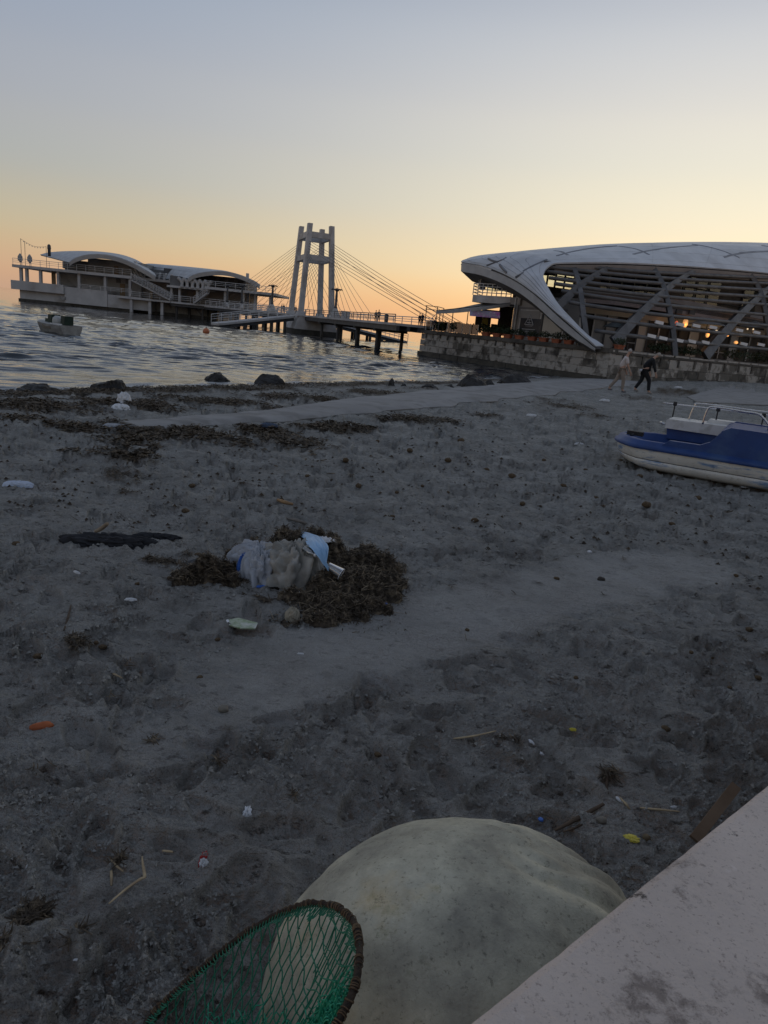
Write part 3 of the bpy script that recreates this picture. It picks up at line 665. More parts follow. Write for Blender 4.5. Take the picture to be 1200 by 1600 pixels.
# upper storey: dark spandrel + glazing facing the far side, columns
back = [at(835, 445, 60), at(900, 445, 62), at(1000, 445, 66), at(1100, 448, 71), at(1200, 452, 77), at(1330, 460, 84)]
bk2 = [p[:2] for p in back]
bs = spline([np.append(p, 0) for p in bk2], 27)[:, :2]
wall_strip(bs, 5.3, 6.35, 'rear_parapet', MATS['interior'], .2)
skx = [721, 765, 820, 860, 936, 1026, 1110, 1200, 1330]; sky_ = [410, 404.5, 398, 393.5, 386.5, 382.8, 382, 384, 392]
def under_roof(p, drop=.9):
    px = pix((p[0], p[1], 8))[0]; return at(px, np.interp(px, skx, sky_), p[1])[2]-drop
for i in range(26):
    za, zb = under_roof(bs[i]), under_roof(bs[i+1]); hw = min(9.2, za-.8, zb-.8)
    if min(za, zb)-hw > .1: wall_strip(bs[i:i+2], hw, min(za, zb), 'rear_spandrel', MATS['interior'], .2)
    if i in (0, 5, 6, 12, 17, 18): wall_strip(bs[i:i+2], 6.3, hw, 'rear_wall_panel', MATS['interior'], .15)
    else:
        wall_strip(bs[i:i+2], 6.36, hw-.01, 'rear_window_pane', GLASS, .03)
        p = bs[i]; MB().box((p[0], p[1]-.1, (6.3+hw)/2), (.14, .14, hw-6.3)).build('window_mullion', MATS['dark_steel'], rb)
q = np.stack([bs, bs], 0)
for zz in (7.25, 8.2):
    pts = [(p[0], p[1]-.1, zz) for p in bs]; MB().tube(pts, .05, 5).build('window_transom', MATS['dark_steel'], rb)
for px in (925, 1052, 1190):
    p = at(px, 455, 57 if px < 1000 else 60 if px < 1100 else 68); MB().box((p[0], p[1], 7.2), (.9, .9, 3.4)).build('column', MATS['slab'], rb)
# ground floor: rear wall of panels and openings
gb = spline([np.append(at(px, 510, Yv)[:2], 0) for px, Yv in ((880, 52), (960, 53.0), (1040, 55.5), (1120, 60), (1200, 66), (1330, 74))], 25)[:, :2]
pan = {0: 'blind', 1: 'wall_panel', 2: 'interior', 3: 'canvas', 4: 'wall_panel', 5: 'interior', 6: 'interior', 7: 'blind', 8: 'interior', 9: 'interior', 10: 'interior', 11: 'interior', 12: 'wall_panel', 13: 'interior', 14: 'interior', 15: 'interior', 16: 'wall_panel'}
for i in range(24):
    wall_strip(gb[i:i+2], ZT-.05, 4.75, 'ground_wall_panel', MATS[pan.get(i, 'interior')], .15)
    p = gb[i]; MB().box((p[0], p[1]-.12, 3.3), (.10, .10, 2.95)).build('wall_mullion', MATS['rail_paint' if i % 3 == 0 else 'dark_steel'], rb)
wall_strip([p+np.array([0, -.3]) for p in gb], 4.15, 4.74, 'ground_lintel', MATS['blind'], .1)
# --- left end: ground-floor wall, poster window, blind panel, balcony
lw = [at(803, 500, 52.8)[:2], at(890, 500, 48.6)[:2]]
lwd = unit(np.append(lw[1]-lw[0], 0)); lwn = np.array([lwd[1], -lwd[0], 0])
def on_lw(px, py, off=0.0):                           # a place on the left-end wall plane
    v = ray(px, py); A = np.append(lw[0], 0)+lwn*off; t = ((A-CP) @ lwn)/(v @ lwn); return CP+v*t
def lw_panel(px0, px1, py0, py1, off, th_, name, m, z0=None, z1=None, parent=None):
    a = on_lw(px0, (py0+py1)/2, off); b2 = on_lw(px1, (py0+py1)/2+(px1-px0)*.1, off); za = z1 if z1 is not None else on_lw(px0, py0, off)[2]; zb = z0 if z0 is not None else on_lw(px0, py1, off)[2]
    G = np.array([[(a[0], a[1], zb), (b2[0], b2[1], zb)], [(a[0], a[1], za), (b2[0], b2[1], za)]])
    return MB().grid(G, th_).build(name, m, parent or rb)
lw_panel(802, 905, 464, 520, 0, .3, 'end_wall', MATS['wall_panel'], ZT-.05, 4.85)
lw_panel(803, 886, 478, 482, .06, .1, 'end_wall_band', MATS['slab'], 4.0, 4.12)
pf = lw_panel(811, 845, 482, 519, .10, .10, 'poster_frame', MATS['rail_paint'], 2.0, 3.95)
postm = mat('poster_blue', (.045, .055, .075), (.03, .037, .05), .8, .35)
lw_panel(812.5, 843.5, 485, 492, .13, .03, 'poster_top', MATS['wall_panel'], 3.35, 3.88, pf)
pst = lw_panel(812.5, 843.5, 492, 519, .13, .03, 'poster_sheet', postm, 2.06, 3.35, pf)
inkm = mat('poster_print', (.55, .57, .6), (.42, .44, .47), 6, .5)
em = MB(); pc = on_lw(827, 503, .16)
def pl(u, w): return pc+lwd*u+np.array([0, 0, w])
for a, b2 in (((-.42, -.2), (0, .5)), ((0, .5), (.42, -.2)), ((-.42, -.2), (.42, -.2)), ((-.2, -.05), (.2, -.05)), ((-.12, .15), (.12, .15)), ((0, -.2), (0, .1))):
    em.beam(pl(*a), pl(*b2), .03, .045)
for k in range(9):
    em.beam(pl(-.3+k*.075, -.3), pl(-.27+k*.075, -.3), .02, .03)
em.build('poster_emblem', inkm, pf)
tx = MB()
for row, (w0, wid) in enumerate(((-.52, .62), (-.66, .5), (-.78, .58))):
    u = -wid
    rr2 = random.Random(row)
    while u < wid:
        w_ = rr2.uniform(.05, .12); tx.beam(pl(u, w0), pl(u+w_, w0), .02, .05); u += w_+.03
tx.build('poster_lettering', inkm, pf)
lw_panel(846.5, 848, 484, 520, .1, .1, 'blind_frame', MATS['dark_steel'], ZT, 3.95)
lw_panel(849, 878, 484, 520, .08, .08, 'blind_panel', MATS['blind'], ZT+.05, 3.9)
lw_panel(880, 882, 484, 522, .1, .1, 'blind_frame', MATS['rail_paint'], ZT, 3.9)
# left bay behind the awning: dark opening box with back wall gaps, drain pipe
for px in (801, 804.5):
    p = at(px, 505, 52.4); MB().tube([(p[0], p[1], ZT), (p[0], p[1], 4.7)], .06, 7).build('drain_pipe', MATS['rail_paint'], rb)
def ybox(px0, px1, py0, py1, Y, th_, name, m, parent=None):   # box facing the camera side, sizes from the picture
    a = at(px0, py0, Y); b2 = at(px1, py0+(px1-px0)*.1, Y); c = at(px0, py1, Y)
    return MB().box(((a[0]+b2[0])/2, Y+th_/2, (a[2]+c[2])/2), (abs(b2[0]-a[0]), th_, abs(a[2]-c[2]))).build(name, m, parent or rb)
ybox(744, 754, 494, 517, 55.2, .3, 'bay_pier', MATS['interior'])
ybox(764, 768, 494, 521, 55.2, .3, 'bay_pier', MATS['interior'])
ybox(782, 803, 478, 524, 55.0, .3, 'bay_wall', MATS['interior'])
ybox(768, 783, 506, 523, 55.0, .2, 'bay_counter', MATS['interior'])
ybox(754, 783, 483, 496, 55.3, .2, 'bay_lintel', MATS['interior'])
yel = mat('yellow_door', (.62, .55, .10), (.5, .43, .08), 1.5, .6)
ybox(754, 764, 496, 512, 55.6, .1, 'yellow_door', yel)
# balcony
bal = [at(738, 468, 55.0), at(797, 474, 53.0)]
def seg_box(a, b2, z0, z1, th_, name, m, back=True):
    d_ = unit(np.array([b2[0]-a[0], b2[1]-a[1]])); nb = np.array([-d_[1], d_[0]])*th_
    return MB().prism([(a[0], a[1]), (b2[0], b2[1]), (b2[0]+nb[0], b2[1]+nb[1]), (a[0]+nb[0], a[1]+nb[1])], z0, z1).build(name, m, rb)
seg_box(bal[0], bal[1], 4.25, 4.78, 4.5, 'balcony_slab', MATS['white_paint'])
seg_box(bal[1]+(0.02, -.03, 0), at(812, 476, 52.2), 4.25, 4.76, 4.0, 'balcony_return', MATS['slab'])
dB = unit((bal[1]-bal[0])*np.array([1, 1, 0])); lB = np.linalg.norm((bal[1]-bal[0])[:2])
for k in range(9):
    p = bal[0]+dB*(lB*k/8); MB().tube([(p[0], p[1]+.08, 4.78), (p[0], p[1]+.08, 5.62)], .035, 6).build('balcony_post', MATS['rail_paint'], rb)
for zz in (4.98, 5.2, 5.42, 5.62):
    a, b2 = bal[0]+(0, .08, 0), bal[1]+(0, .08, 0); MB().tube([(a[0], a[1], zz), (b2[0], b2[1], zz)], .035, 6).build('balcony_rail', MATS['rail_paint'], rb)
    e = a+np.array([1.2, 4.0, 0]); MB().tube([(a[0], a[1], zz), (e[0], e[1], zz)], .03, 6).build('balcony_rail', MATS['rail_paint'], rb)
ybox(753.5, 762, 424, 452, 55.6, .8, 'balcony_column', MATS['dark_steel'])
MB().beam(at(748, 428, 57), at(752.5, 452, 56), .18, .18).build('balcony_strut', MATS['dark_steel'], rb)
for k, (a, b2) in enumerate(((762, 776), (777.5, 792), (793.5, 810))):
    Yk = 55.4-.7*k; top = (433, 437, 443)[k]
    ybox(a, b2, top, 455, Yk, .04, 'balcony_window_pane', GLASS)
    ybox(b2, b2+1.5, top, 456, Yk, .12, 'window_post', MATS['dark_steel'])
lm = at(822, 457, 51.5); MB().lathe((lm[0], lm[1], lm[2]-.15), [(.03, 0), (.09, .03), (.10, .1), (.06, .16)], 10).build('soffit_lamp', emit('soffit_glow', (1, .9, .7), .9), rb, True)

# --- things on the terrace
def awning():
    t = thing('awning', 'dark grey canvas awning stretched over the seaside terrace left of the restaurant', 'awning', at(740, 515, 55))
    A = [at(682, 485.5, 52.5), at(720, 483.5, 51.5), at(762, 478.5, 51), at(797, 473.5, 51.5)]
    B = [at(690, 484.5, 57), at(722, 480, 57), at(755, 473.5, 56.5), at(797, 471.5, 55.8)]
    a = spline(A, 12); b2 = spline(B, 12); G = np.array([a*(1-k)+b2*k+(0, 0, -.12*math.sin(math.pi*k)) for k in np.linspace(0, 1, 6)])
    MB().grid(G, .03).build('canvas', MATS['canvas'], t, True)
    v = np.array([a, a+(0, 0, -.22)]); MB().grid(v, .02).build('valance', MATS['canvas'], t)
    MB().tube([a[0], a[-1]], .04, 6).build('front_bar', MATS['dark_steel'], t)
    for p in (at(688, 486, 53.5), at(708.5, 484, 54), at(732, 484, 54.5)):
        MB().tube([(p[0], p[1], ZT-.05), tuple(p)], .035, 6).build('post', MATS['dark_steel'], t)
awning()
def pergola():
    t = thing('pergola', 'thin dark pipe pergola at the seaward tip of the terrace', 'frame', at(676, 516, 57))
    pts = [(664, 57.6), (681, 57.4), (691, 60)]
    for px, Yv in pts:
        p = at(px, 505, Yv); MB().tube([(p[0], p[1], ZT-.05), (p[0], p[1], 3.72)], .035, 6).build('post', MATS['dark_steel'], t)
    for za in (3.72, 3.45):
        a, b2, c = [at(px, 505, Yv) for px, Yv in pts]
        MB().tube([(a[0]-.1, a[1], za), (b2[0], b2[1], za)], .03, 6).build('top_bar', MATS['dark_steel'], t)
        MB().tube([(b2[0], b2[1], za), (c[0], c[1], za)], .03, 6).build('top_bar', MATS['dark_steel'], t)
    a = at(673, 512, 56.9); MB().tube(spline([(a[0], a[1], ZT-.05), (a[0], a[1], 2.7), (a[0]+.35, a[1], 3.15), (a[0]+.8, a[1], 3.25)], 10), .025, 6).build('curved_pipe', MATS['rail_paint'], t, True)
pergola()
bn = thing('terrace_banner', 'purple and blue advertising banner hanging below the awning', 'banner', at(758, 490, 51.2))
bm_ = mat('banner_print', (.36, .42, .62), (.55, .20, .50), 1.6, .6, lo=.42, hi=.58, c3=(.6, .58, .68), s3=5)
a, b2 = at(734, 483.5, 51.2), at(781, 487.5, 51.2)
G = np.array([[at(734, 493.5, 51.2), at(757, 495.5, 51.2), at(781, 497.5, 51.2)], [a, at(757, 485.3, 51.25), b2]])
MB().grid(G, .03).build('sheet', bm_, bn)
lt = MB(); r3 = random.Random(8)
for row, (k0, wd) in enumerate(((.68, .075), (.42, .085), (.2, .05))):
    u = .08+row*.04
    while u < .9:
        ww = r3.uniform(.012, .035); p = G[0, 0]*(1-u)+G[0, 2]*u; p2 = G[1, 0]*(1-u)+G[1, 2]*u; c = p*(1-k0)+p2*k0; e_ = (G[0, 2]-G[0, 0])*ww
        lt.beam(c+(0, -.02, 0), c+e_+(0, -.02, r3.uniform(-.03, .03)), .02, wd*r3.uniform(.4, 1)); u += ww+.015
lt.build('lettering', mat('banner_ink', (.62, .6, .66), (.5, .45, .58), 4, .6), bn)
# glass balustrade at the terrace tip
gl = thing('glass_balustrade', 'low glass balustrade with thin posts around the terrace tip', 'balustrade', at(700, 515, 55.5))
g0 = WL+d1*.15-n1*.25; g1 = WL+d1*6.6-n1*.25
for k in range(7):
    a = g0+(g1-g0)*k/7; b2 = g0+(g1-g0)*(k+1)/7
    MB().prism([a+d1*.03, b2-d1*.03, b2-d1*.03-n1*.02, a+d1*.03-n1*.02], ZT, ZT+.72).build('glass_panel', GLASS_T, gl)
for k in range(8):
    a = g0+(g1-g0)*k/7; MB().box((a[0], a[1], ZT+.37), (.05, .05, .78)).build('post', MATS['rail_paint'], gl)
# planters with shrubs along the quay edge
def leafy(c, rad, hgt, nleaf, seed, size=.09):
    r = np.random.default_rng(seed); mb = MB()
    for i in range(nleaf):
        u = unit(r.normal(size=3)); k = r.random()**.4; p = c+np.array([u[0]*rad*k, u[1]*rad*.7*k, hgt*(.5+.5*u[2]*k)])
        a = unit(r.normal(size=3))*size*r.uniform(.6, 1.4); b2 = unit(np.cross(a, r.normal(size=3)))*size*.45
        mb.add([p-a, p-b2, p+a, p+b2], [(0, 1, 2, 3)])
    return mb
PW = ['first terracotta box planter left of the yellow door on the quay edge', 'second terracotta box planter from the terrace glass', 'third terracotta box planter from the terrace glass, below the dark bay',
      'fourth terracotta box planter, left of the poster window', 'fifth terracotta box planter, under the poster window', 'sixth terracotta box planter, under the pale blind panel', 'seventh terracotta box planter, right of the blind panel', 'eighth terracotta box planter, left of the white roof leg', 'lone terracotta box planter right of the white roof leg foot']
for i, ((px, py), lab) in enumerate(zip(((759, 521), (776, 522.5), (793, 524.5), (811, 526.5), (831, 528.5), (849, 530.5), (868.5, 532.5), (888, 534), (953, 539)), PW)):
    s_ = (0.245+.0795*i)*L1+.6 if i < 8 else L1+.45
    p = WL+d1*min(s_, L1-.2)-n1*.02 if i < 8 else WCn+d2*.9-n2*.1
    if i < 8:
        # slide along the wall until the picture column matches
        ss = np.linspace(2, L1-.1, 400); pxs = [pix((*(WL+d1*q_-n1*.0), 1.95))[0] for q_ in ss]; p = WL+d1*ss[int(np.argmin(np.abs(np.array(pxs)-px)))]-n1*.05
    t = thing('box_planter', lab, 'planter', (p[0], p[1], ZT-.03), 'terracotta planters on the quay edge')
    rz = math.atan2(d1[1], d1[0]) if i < 8 else math.atan2(d2[1], d2[0])
    mb = MB(); ca, sa = math.cos(rz), math.sin(rz)
    L_, W_, H_ = .66, .32, .24
    def q4(l_, w_, z): return [(p[0]+ca*x-sa*y, p[1]+sa*x+ca*y, z) for x, y in ((-l_, -w_), (l_, -w_), (l_, w_), (-l_, w_))]
    mb.hexa(q4(L_/2-.04, W_/2-.04, ZT-.02)+q4(L_/2, W_/2, ZT+H_)); mb.build('trough', MATS['terracotta'], t)
    MB().hexa(q4(L_/2+.03, W_/2+.03, ZT+H_-.06)+q4(L_/2+.03, W_/2+.03, ZT+H_+.004)).build('rim', MATS['terracotta'], t)
    leafy(np.array([p[0], p[1], ZT+.2]), .46, .48, 260, i, .06).build('foliage', MATS['leaf_dark'], t)
# shrubs on the terrace behind the planters and along the beach wall
SHB = [(690, 512, 56.5, .5, .7, 'clipped shrub behind the terrace glass, nearest the sea'), (713, 513, 55.5, .55, .8, 'clipped shrub behind the terrace glass, second from the sea'), (728, 515, 55, .5, .7, 'clipped shrub behind the terrace glass, last before the dark bay'),
       (757, 517, 53.5, .8, .8, 'dark bushy shrub in front of the yellow door'), (785, 518, 52.3, .9, .9, 'dark bushy shrub below the drain pipes'), (1030, 549, 47.5, .9, .6, 'low dark shrub row behind the loose coping, left'), (1075, 552, 49.8, 1.0, .6, 'low dark shrub row behind the loose coping, centre'),
       (1150, 557, 54.5, 1.3, .8, 'low dark shrub row behind the loose coping, right of the thick rib'), (1190, 560, 58, 1.2, .8, 'low dark shrub row behind the loose coping, far right')]
for i, (px, py, Yv, r_, h_, lab) in enumerate(SHB):
    c = at(px, py, Yv); c[2] = ZT-.05
    t = thing('shrub', lab, 'shrub', c, 'shrubs on the terrace')
    leafy(c+(0, 0, .1), r_, h_, 420, 50+i).build('foliage', MATS['leaf_dark'], t)
    mb = MB()
    for k in range(4): mb.tube([c+(.08*k-.12, 0, 0), c+(.2*k-.3, .05, h_*.6)], .015, 5)
    mb.build('stems', MATS['wood_rough'], t)
# parasols inside, tables, warm lamps
def parasol(px, py, Yv, r_, lab, m):
    c = at(px, py, Yv); t = thing('parasol', lab, 'parasol', (c[0], c[1], ZT-.05), 'parasols inside the restaurant')
    G = [[(c[0]+r_*k*math.cos(a), c[1]+r_*k*math.sin(a), c[2]+.55*(1-k)) for a in np.linspace(0, 2*math.pi, 9)[:-1]] for k in (.03, .5, 1.0)]
    MB().grid(G, wrap=True).build('canopy', m, t)
    MB().tube([(c[0], c[1], ZT-.05), (c[0], c[1], c[2]+.55)], .035, 6).build('pole', MATS['dark_steel'], t)
    MB().lathe((c[0], c[1], ZT-.05), [(.3, 0), (.28, .06), (.06, .1)], 10).build('foot', MATS['dark_steel'], t)
parasol(1105, 508, 54, 1.5, 'pale grey open parasol behind the lattice, left of the thick rib', MATS['canvas'])
parasol(1178, 512, 58.5, 1.4, 'pale grey open parasol behind the lattice near the right picture edge', MATS['canvas'])
parasol(965, 512, 47.6, 1.0, 'folded-looking dark parasol behind the lattice near the white roof leg', mat('canvas_dark', (.10, .12, .12), (.07, .08, .08), 2, .8))
glow = emit('warm_bulb', (1.0, .55, .22), .38); glow_r = emit('red_bulb', (1.0, .2, .1), .45); glow_w = emit('pale_bulb', (1, .8, .55), .5)
def pendant(px, py, Yv, m, lab, pw, col, r_=.16, h_=.34):
    c = at(px, py, Yv); t = thing('pendant_lamp', lab, 'lamp', (c[0], c[1], c[2]-h_/2), 'lit lamps inside the restaurant')
    MB().lathe((c[0], c[1], c[2]-h_/2), [(r_*.5, 0), (r_, h_*.3), (r_*.9, h_*.7), (r_*.3, h_)], 10).build('shade', m, t, True)
    MB().tube([(c[0], c[1], c[2]+h_/2), (c[0], c[1], 4.75)], .012, 5).build('cord', MATS['dark_steel'], t)
    if pw:
        ld = bpy.data.lights.new('lamp_light', 'POINT'); ld.energy = pw*.6; ld.color = col; ld.shadow_soft_size = .15
        lo_ = bpy.data.objects.new('lamp_light', ld); COL.objects.link(lo_); lo_.parent = t; lo_.location = (0, -.4, .1)
pendant(1057, 505, 53.6, glow_r, 'glowing red lamp behind the lattice', 4, (1, .2, .1), .13)
pendant(1071, 504, 53.8, glow, 'tall glowing yellow lamp right of the red one', 12, (1, .55, .2), .2, .7)
pendant(1106, 521, 55.5, glow, 'amber lit lamp beside the pale doorway inside', 12, (1, .55, .2), .16, .6)
pendant(1119, 519, 56, glow_w, 'whitish lit lamp left of the thick lattice rib', 6, (1, .7, .4), .16)
pendant(1137, 522, 57, glow, 'amber wall glow lamp just right of the thick lattice rib', 10, (1, .55, .2), .14, .4)
pendant(1168, 514, 58, glow_w, 'small white bulb under the right parasol', 3, (1, .8, .6), .07, .12)
pendant(1177, 514.5, 58, glow_w, 'second small white bulb under the right parasol, right of the first', 3, (1, .8, .6), .07, .12)
pendant(1150, 535, 56.5, glow, 'low amber table lamp behind the shrubs', 8, (1, .55, .2), .16, .25)
def table_set(px, py, Yv, lab):
    c = at(px, py, Yv); c[2] = ZT-.05
    t = thing('dining_table', lab, 'table', c, 'dining tables inside the restaurant')
    MB().box(c+(0, 0, .52), (.7, .7, .04)).build('table_top', MATS['wall_panel'], t)
    MB().tube([c, c+(0, 0, .5)], .04, 6).build('pedestal', MATS['dark_steel'], t)
    MB().lathe(c, [(.25, 0), (.22, .03), (.05, .05)], 8).build('foot', MATS['dark_steel'], t)
for px, py, Yv, lab in ((980, 545, 47.5, 'small square dining table behind the first thick rib'), (1120, 556, 54.5, 'small square dining table below the whitish lamp'), (1172, 560, 58.5, 'small square dining table below the two white bulbs'), (700, 512, 57.5, 'small square table behind the terrace glass'), (722, 514, 56.8, 'small square table under the awning front')):
    table_set(px, py, Yv, lab)

# ================================================================== cable-stayed footbridge
DZ = 2.15
BA = np.array([-.344, .939]); BC = np.array([.939, .344])            # along (seaward) and across
TC = np.array([-12.6, 96.0])
BD = unit(np.array([-21.5, 29.0]))                                   # the outer span bends towards the pavilion
fb = thing('footbridge', 'pale cable-stayed footbridge with four-legged tower running out to the pier', 'bridge', (TC[0], TC[1], SEA))
def P3(a, c, z):
    if a > 4.1:
        p = TC+BA*4.1+BD*(a-4.1)+np.array([BD[1], -BD[0]])*c
    else: p = TC+BA*a+BC*c
    return np.array([p[0], p[1], z])
def dbox(a0, a1, c0, c1, z0, z1, name, m, parent=None):
    return MB().hexa([P3(a0, c0, z0), P3(a0, c1, z0), P3(a1, c1, z0), P3(a1, c0, z0), P3(a0, c0, z1), P3(a0, c1, z1), P3(a1, c1, z1), P3(a1, c0, z1)]).build(name, m, parent or fb)
dbox(-39.5, 4.1, -1.75, 1.75, DZ-.2, DZ, 'deck_slab', MATS['pier_paint']); dbox(4.11, 38, -1.75, 1.75, DZ-.2, DZ+.003, 'deck_slab', MATS['pier_paint'])
for c in (-1.45, -.5, .5, 1.45): dbox(-39.5, 4.1, c-.14, c+.14, DZ-.62, DZ-.202, 'deck_girder', MATS['dark_steel']); dbox(4.11, 38, c-.14, c+.14, DZ-.62, DZ-.202, 'deck_girder', MATS['dark_steel'])
for a in (-33.5, -27, -19.5, -12.0, 10, 17, 24, 31):
    for c in (-1.2, 1.2):
        p = P3(a, c, 0); MB().tube([(p[0], p[1], -1.8), (p[0], p[1], DZ-.6)], .17, 9).build('pile', MATS['pile'], fb, True)
    dbox(a-.25, a+.25, -1.6, 1.6, DZ-.85, DZ-.61, 'pile_cap', MATS['pile'])
def railing(pts, parent, z=1.0, step=1.6, m='rail_paint', bars=(1.0, .7, .4), r_=.035, name='railing'):
    """posts and bars joined to one railing per run"""
    P = np.asarray(pts, float); seg = np.linalg.norm(np.diff(P, axis=0), axis=1); tot = seg.sum(); cum = np.r_[0, np.cumsum(seg)]
    n_ = max(2, int(tot/step)+1); S_ = np.linspace(0, tot, n_); Q = np.stack([np.interp(S_, cum, P[:, k]) for k in range(3)], 1)
    top = MB().tube(P+(0, 0, z), r_*1.2, 5).build('railing', MATS[m], parent)      # the hand rail carries its posts and bars
    for q in Q: MB().tube([q, q+(0, 0, z)], r_*1.15, 5).build('railing_post', MATS[m], top)
    for b_ in bars[1:]: MB().tube(P+(0, 0, z*b_), r_*.8, 5).build('railing_bar', MATS[m], top)
for c in (-1.68, 1.68):
    railing([P3(-39.3, c, DZ), P3(-4.2, c, DZ)], fb, z=.68, m='rail_dark' if c < 0 else 'rail_paint', step=2.4)
    railing([P3(4.2, c, DZ), P3(37.6, c, DZ)], fb, z=.85, step=2.4)
# pier base in the water
def ring(a, c, z): return [P3(-a, -c, z), P3(-a, c, z), P3(a, c, z), P3(a, -c, z)]
MB().hexa(ring(4.3, 3.1, -1.8)+ring(4.2, 3.0, .35)).build('pier_foot', MATS['wet_concrete'], fb)
MB().hexa(ring(4.0, 2.85, .35)+ring(3.9, 2.35, 2.0)).build('pier_base', MATS['white_paint'], fb)
for sa in (-1, 1):
    for sc in (-1, 1):
        MB().hexa([P3(sa*3.3+x, sc*2.15+y, 2.0) for x, y in ((-.7, -.6), (-.7, .6), (.7, .6), (.7, -.6))]+[P3(sa*3.3+x, sc*2.05+y, 2.6) for x, y in ((-.5, -.45), (-.5, .45), (.5, .45), (.5, -.45))]).build('leg_plinth', MATS['white_paint'], fb)
LEG = {}; LEGO = {}
for sa in (-1, 1):
    for sc in (-1, 1):
        b0, b1 = (3.3, 2.05), (2.62, 1.42)
        lo_ = [P3(sa*b0[0]+x, sc*b0[1]+y, 2.6) for x, y in ((-.48, -.30), (-.48, .30), (.48, .30), (.48, -.30))]
        hi_ = [P3(sa*b1[0]+x, sc*b1[1]+y, 13.45+(.0 if sa < 0 else .1)) for x, y in ((-.45, -.28), (-.45, .28), (.45, .28), (.45, -.28))]
        LEGO[(sa, sc)] = MB().hexa(lo_+hi_).build('tower_leg', MATS['white_paint'], fb)
        LEG[(sa, sc)] = lambda z, sa=sa, sc=sc: P3(sa*(b0[0]+(b1[0]-b0[0])*(z-2.6)/11.4), sc*(b0[1]+(b1[1]-b0[1])*(z-2.6)/11.4), z)
for z, hh in ((12.15, .7), (9.4, .65)):
    for a, b_ in (((-1, -1), (-1, 1)), ((1, -1), (1, 1)), ((-1, -1), (1, -1)), ((-1, 1), (1, 1))):
        p, q = LEG[a](z), LEG[b_](z); d_ = unit(q-p); MB().beam(p+d_*.22, q-d_*.22, .42, hh).build('tower_beam', MATS['white_paint'], fb)
for sc in (-1, 1):
    for sa, aend in ((-1, -36.0), (1, 36.0)):
        for k in range(11):
            z = 11.4-.31*k; a_ = sa*4+(aend-sa*4)*(11-k)/11.3
            p = LEG[(sa, sc)](z); q = P3(a_, sc*1.66, DZ+.05)
            if sa < 0 and k < 4: q = at(738-18*k+sc*3, 515.5-2*k, 60+k*.8)      # the outermost stays are tied down on the quay
            m_ = (p+q)/2-(0, 0, .0045*np.linalg.norm(q-p))
            MB().tube(spline([p, m_, q], 7), .026, 4).build('stay_cable', MATS['cable'], LEGO[(sa, sc)])
# side ramps down to the water
def ramp(p0, p1, w, lab):
    t = thing('landing_ramp', lab, 'ramp', (p1[0], p1[1], SEA))
    d_ = unit((p1-p0)*(1, 1, 0)); s_ = np.array([-d_[1], d_[0], 0])*w/2
    MB().hexa([p0-s_-(0, 0, .25), p1-s_-(0, 0, .25), p1+s_-(0, 0, .25), p0+s_-(0, 0, .25), p0-s_, p1-s_, p1+s_, p0+s_]).build('ramp_slab', MATS['pier_paint'], t)
    MB().beam(p0-(0, 0, .45), p1-(0, 0, .45), w*.8, .38).build('ramp_girder', MATS['dark_steel'], t)
    for k in (.12, .3, .5, .66, .85):
        c = p0+(p1-p0)*k
        for s2 in (-.7, .7):
            q = c+s_*s2; MB().tube([(q[0], q[1], -1.8), (q[0], q[1], q[2]-.4)], .2, 8).build('pile', MATS['pile'], t, True)
    for s2 in (-.96, .96): railing([p0+s_*s2, p1+s_*s2], t, z=1.0, step=1.3)
ramp(P3(-1.5, -3.0, 1.95), np.array([-23.2, 87.0, .15]), 2.4, 'white railed ramp sloping down to the water left of the bridge tower')
ramp(P3(1.0, 3.2, 1.6), np.array([.6, 102.0, .0]), 2.0, 'dark sloping landing ramp behind the bridge right of the tower')
# lamp posts with a spreading top
def lamp_post(p, lab, h=3.4, ped=True):
    t = thing('lamp_post', lab, 'lamp post', p, 'ornate lamp posts along the bridge and pier')
    p = np.asarray(p, float)
    if ped: MB().hexa([p+(x, y, 0) for x, y in ((-.75, -.5), (.75, -.5), (.75, .5), (-.75, .5))]+[p+(x, y, 1.15) for x, y in ((-.22, -.22), (.22, -.22), (.22, .22), (-.22, .22))]).build('pedestal', MATS['white_paint'], t)
    else: MB().lathe(p, [(.34, 0), (.3, .25), (.22, .9)], 9).build('pedestal', MATS['white_paint'], t, True)
    MB().lathe(p+(0, 0, .9), [(.2, 0), (.24, .3), (.15, .5), (.16, h*.6), (.12, h*.78)], 9).build('shaft', MATS['dark_steel'], t, True)
    z = .9+h*.76
    for k in range(7):
        a = 2*math.pi*k/7; c, s = math.cos(a), math.sin(a)
        MB().tube([p+(0, 0, z), p+(.28*c, .28*s, z+.28), p+(.62*c, .62*s, z+.30), p+(.72*c, .72*s, z+.18)], [.09, .08, .08, .03], 5).build('arm', MATS['dark_steel'], t)
    MB().lathe(p+(0, 0, z), [(.1, 0), (.16, .2), (.12, .38), (.03, .5)], 8).build('finial', MATS['dark_steel'], t, True)
lamp_post(P3(-9.3, 1.0, DZ), 'ornate black lamp post on white pedestal just right of the bridge tower', 2.9)
lamp_post(P3(12, -1.2, DZ), 'ornate black lamp post at the right end of the pier left of the tower', 3.4)
lamp_post(P3(23, -1.2, DZ), 'slim black lamp post against the pavilion wall, right one of two', 3.2, False)
lamp_post(P3(29, -1.2, DZ), 'slim black lamp post against the pavilion wall, left one of two', 3.2, False)
# small cabinet on the deck
cb = thing('utility_box', 'pale grey utility box on the bridge deck right of the lamp post', 'box', P3(-14.5, .9, DZ)); 
MB().box(P3(-14.5, .9, DZ+.42), (1.0, .6, .8)).build('cabinet', MATS['pier_paint'], cb); MB().box(P3(-14.5, .9, DZ+.85), (1.1, .7, .06)).build('lid', MATS['pier_paint'], cb)
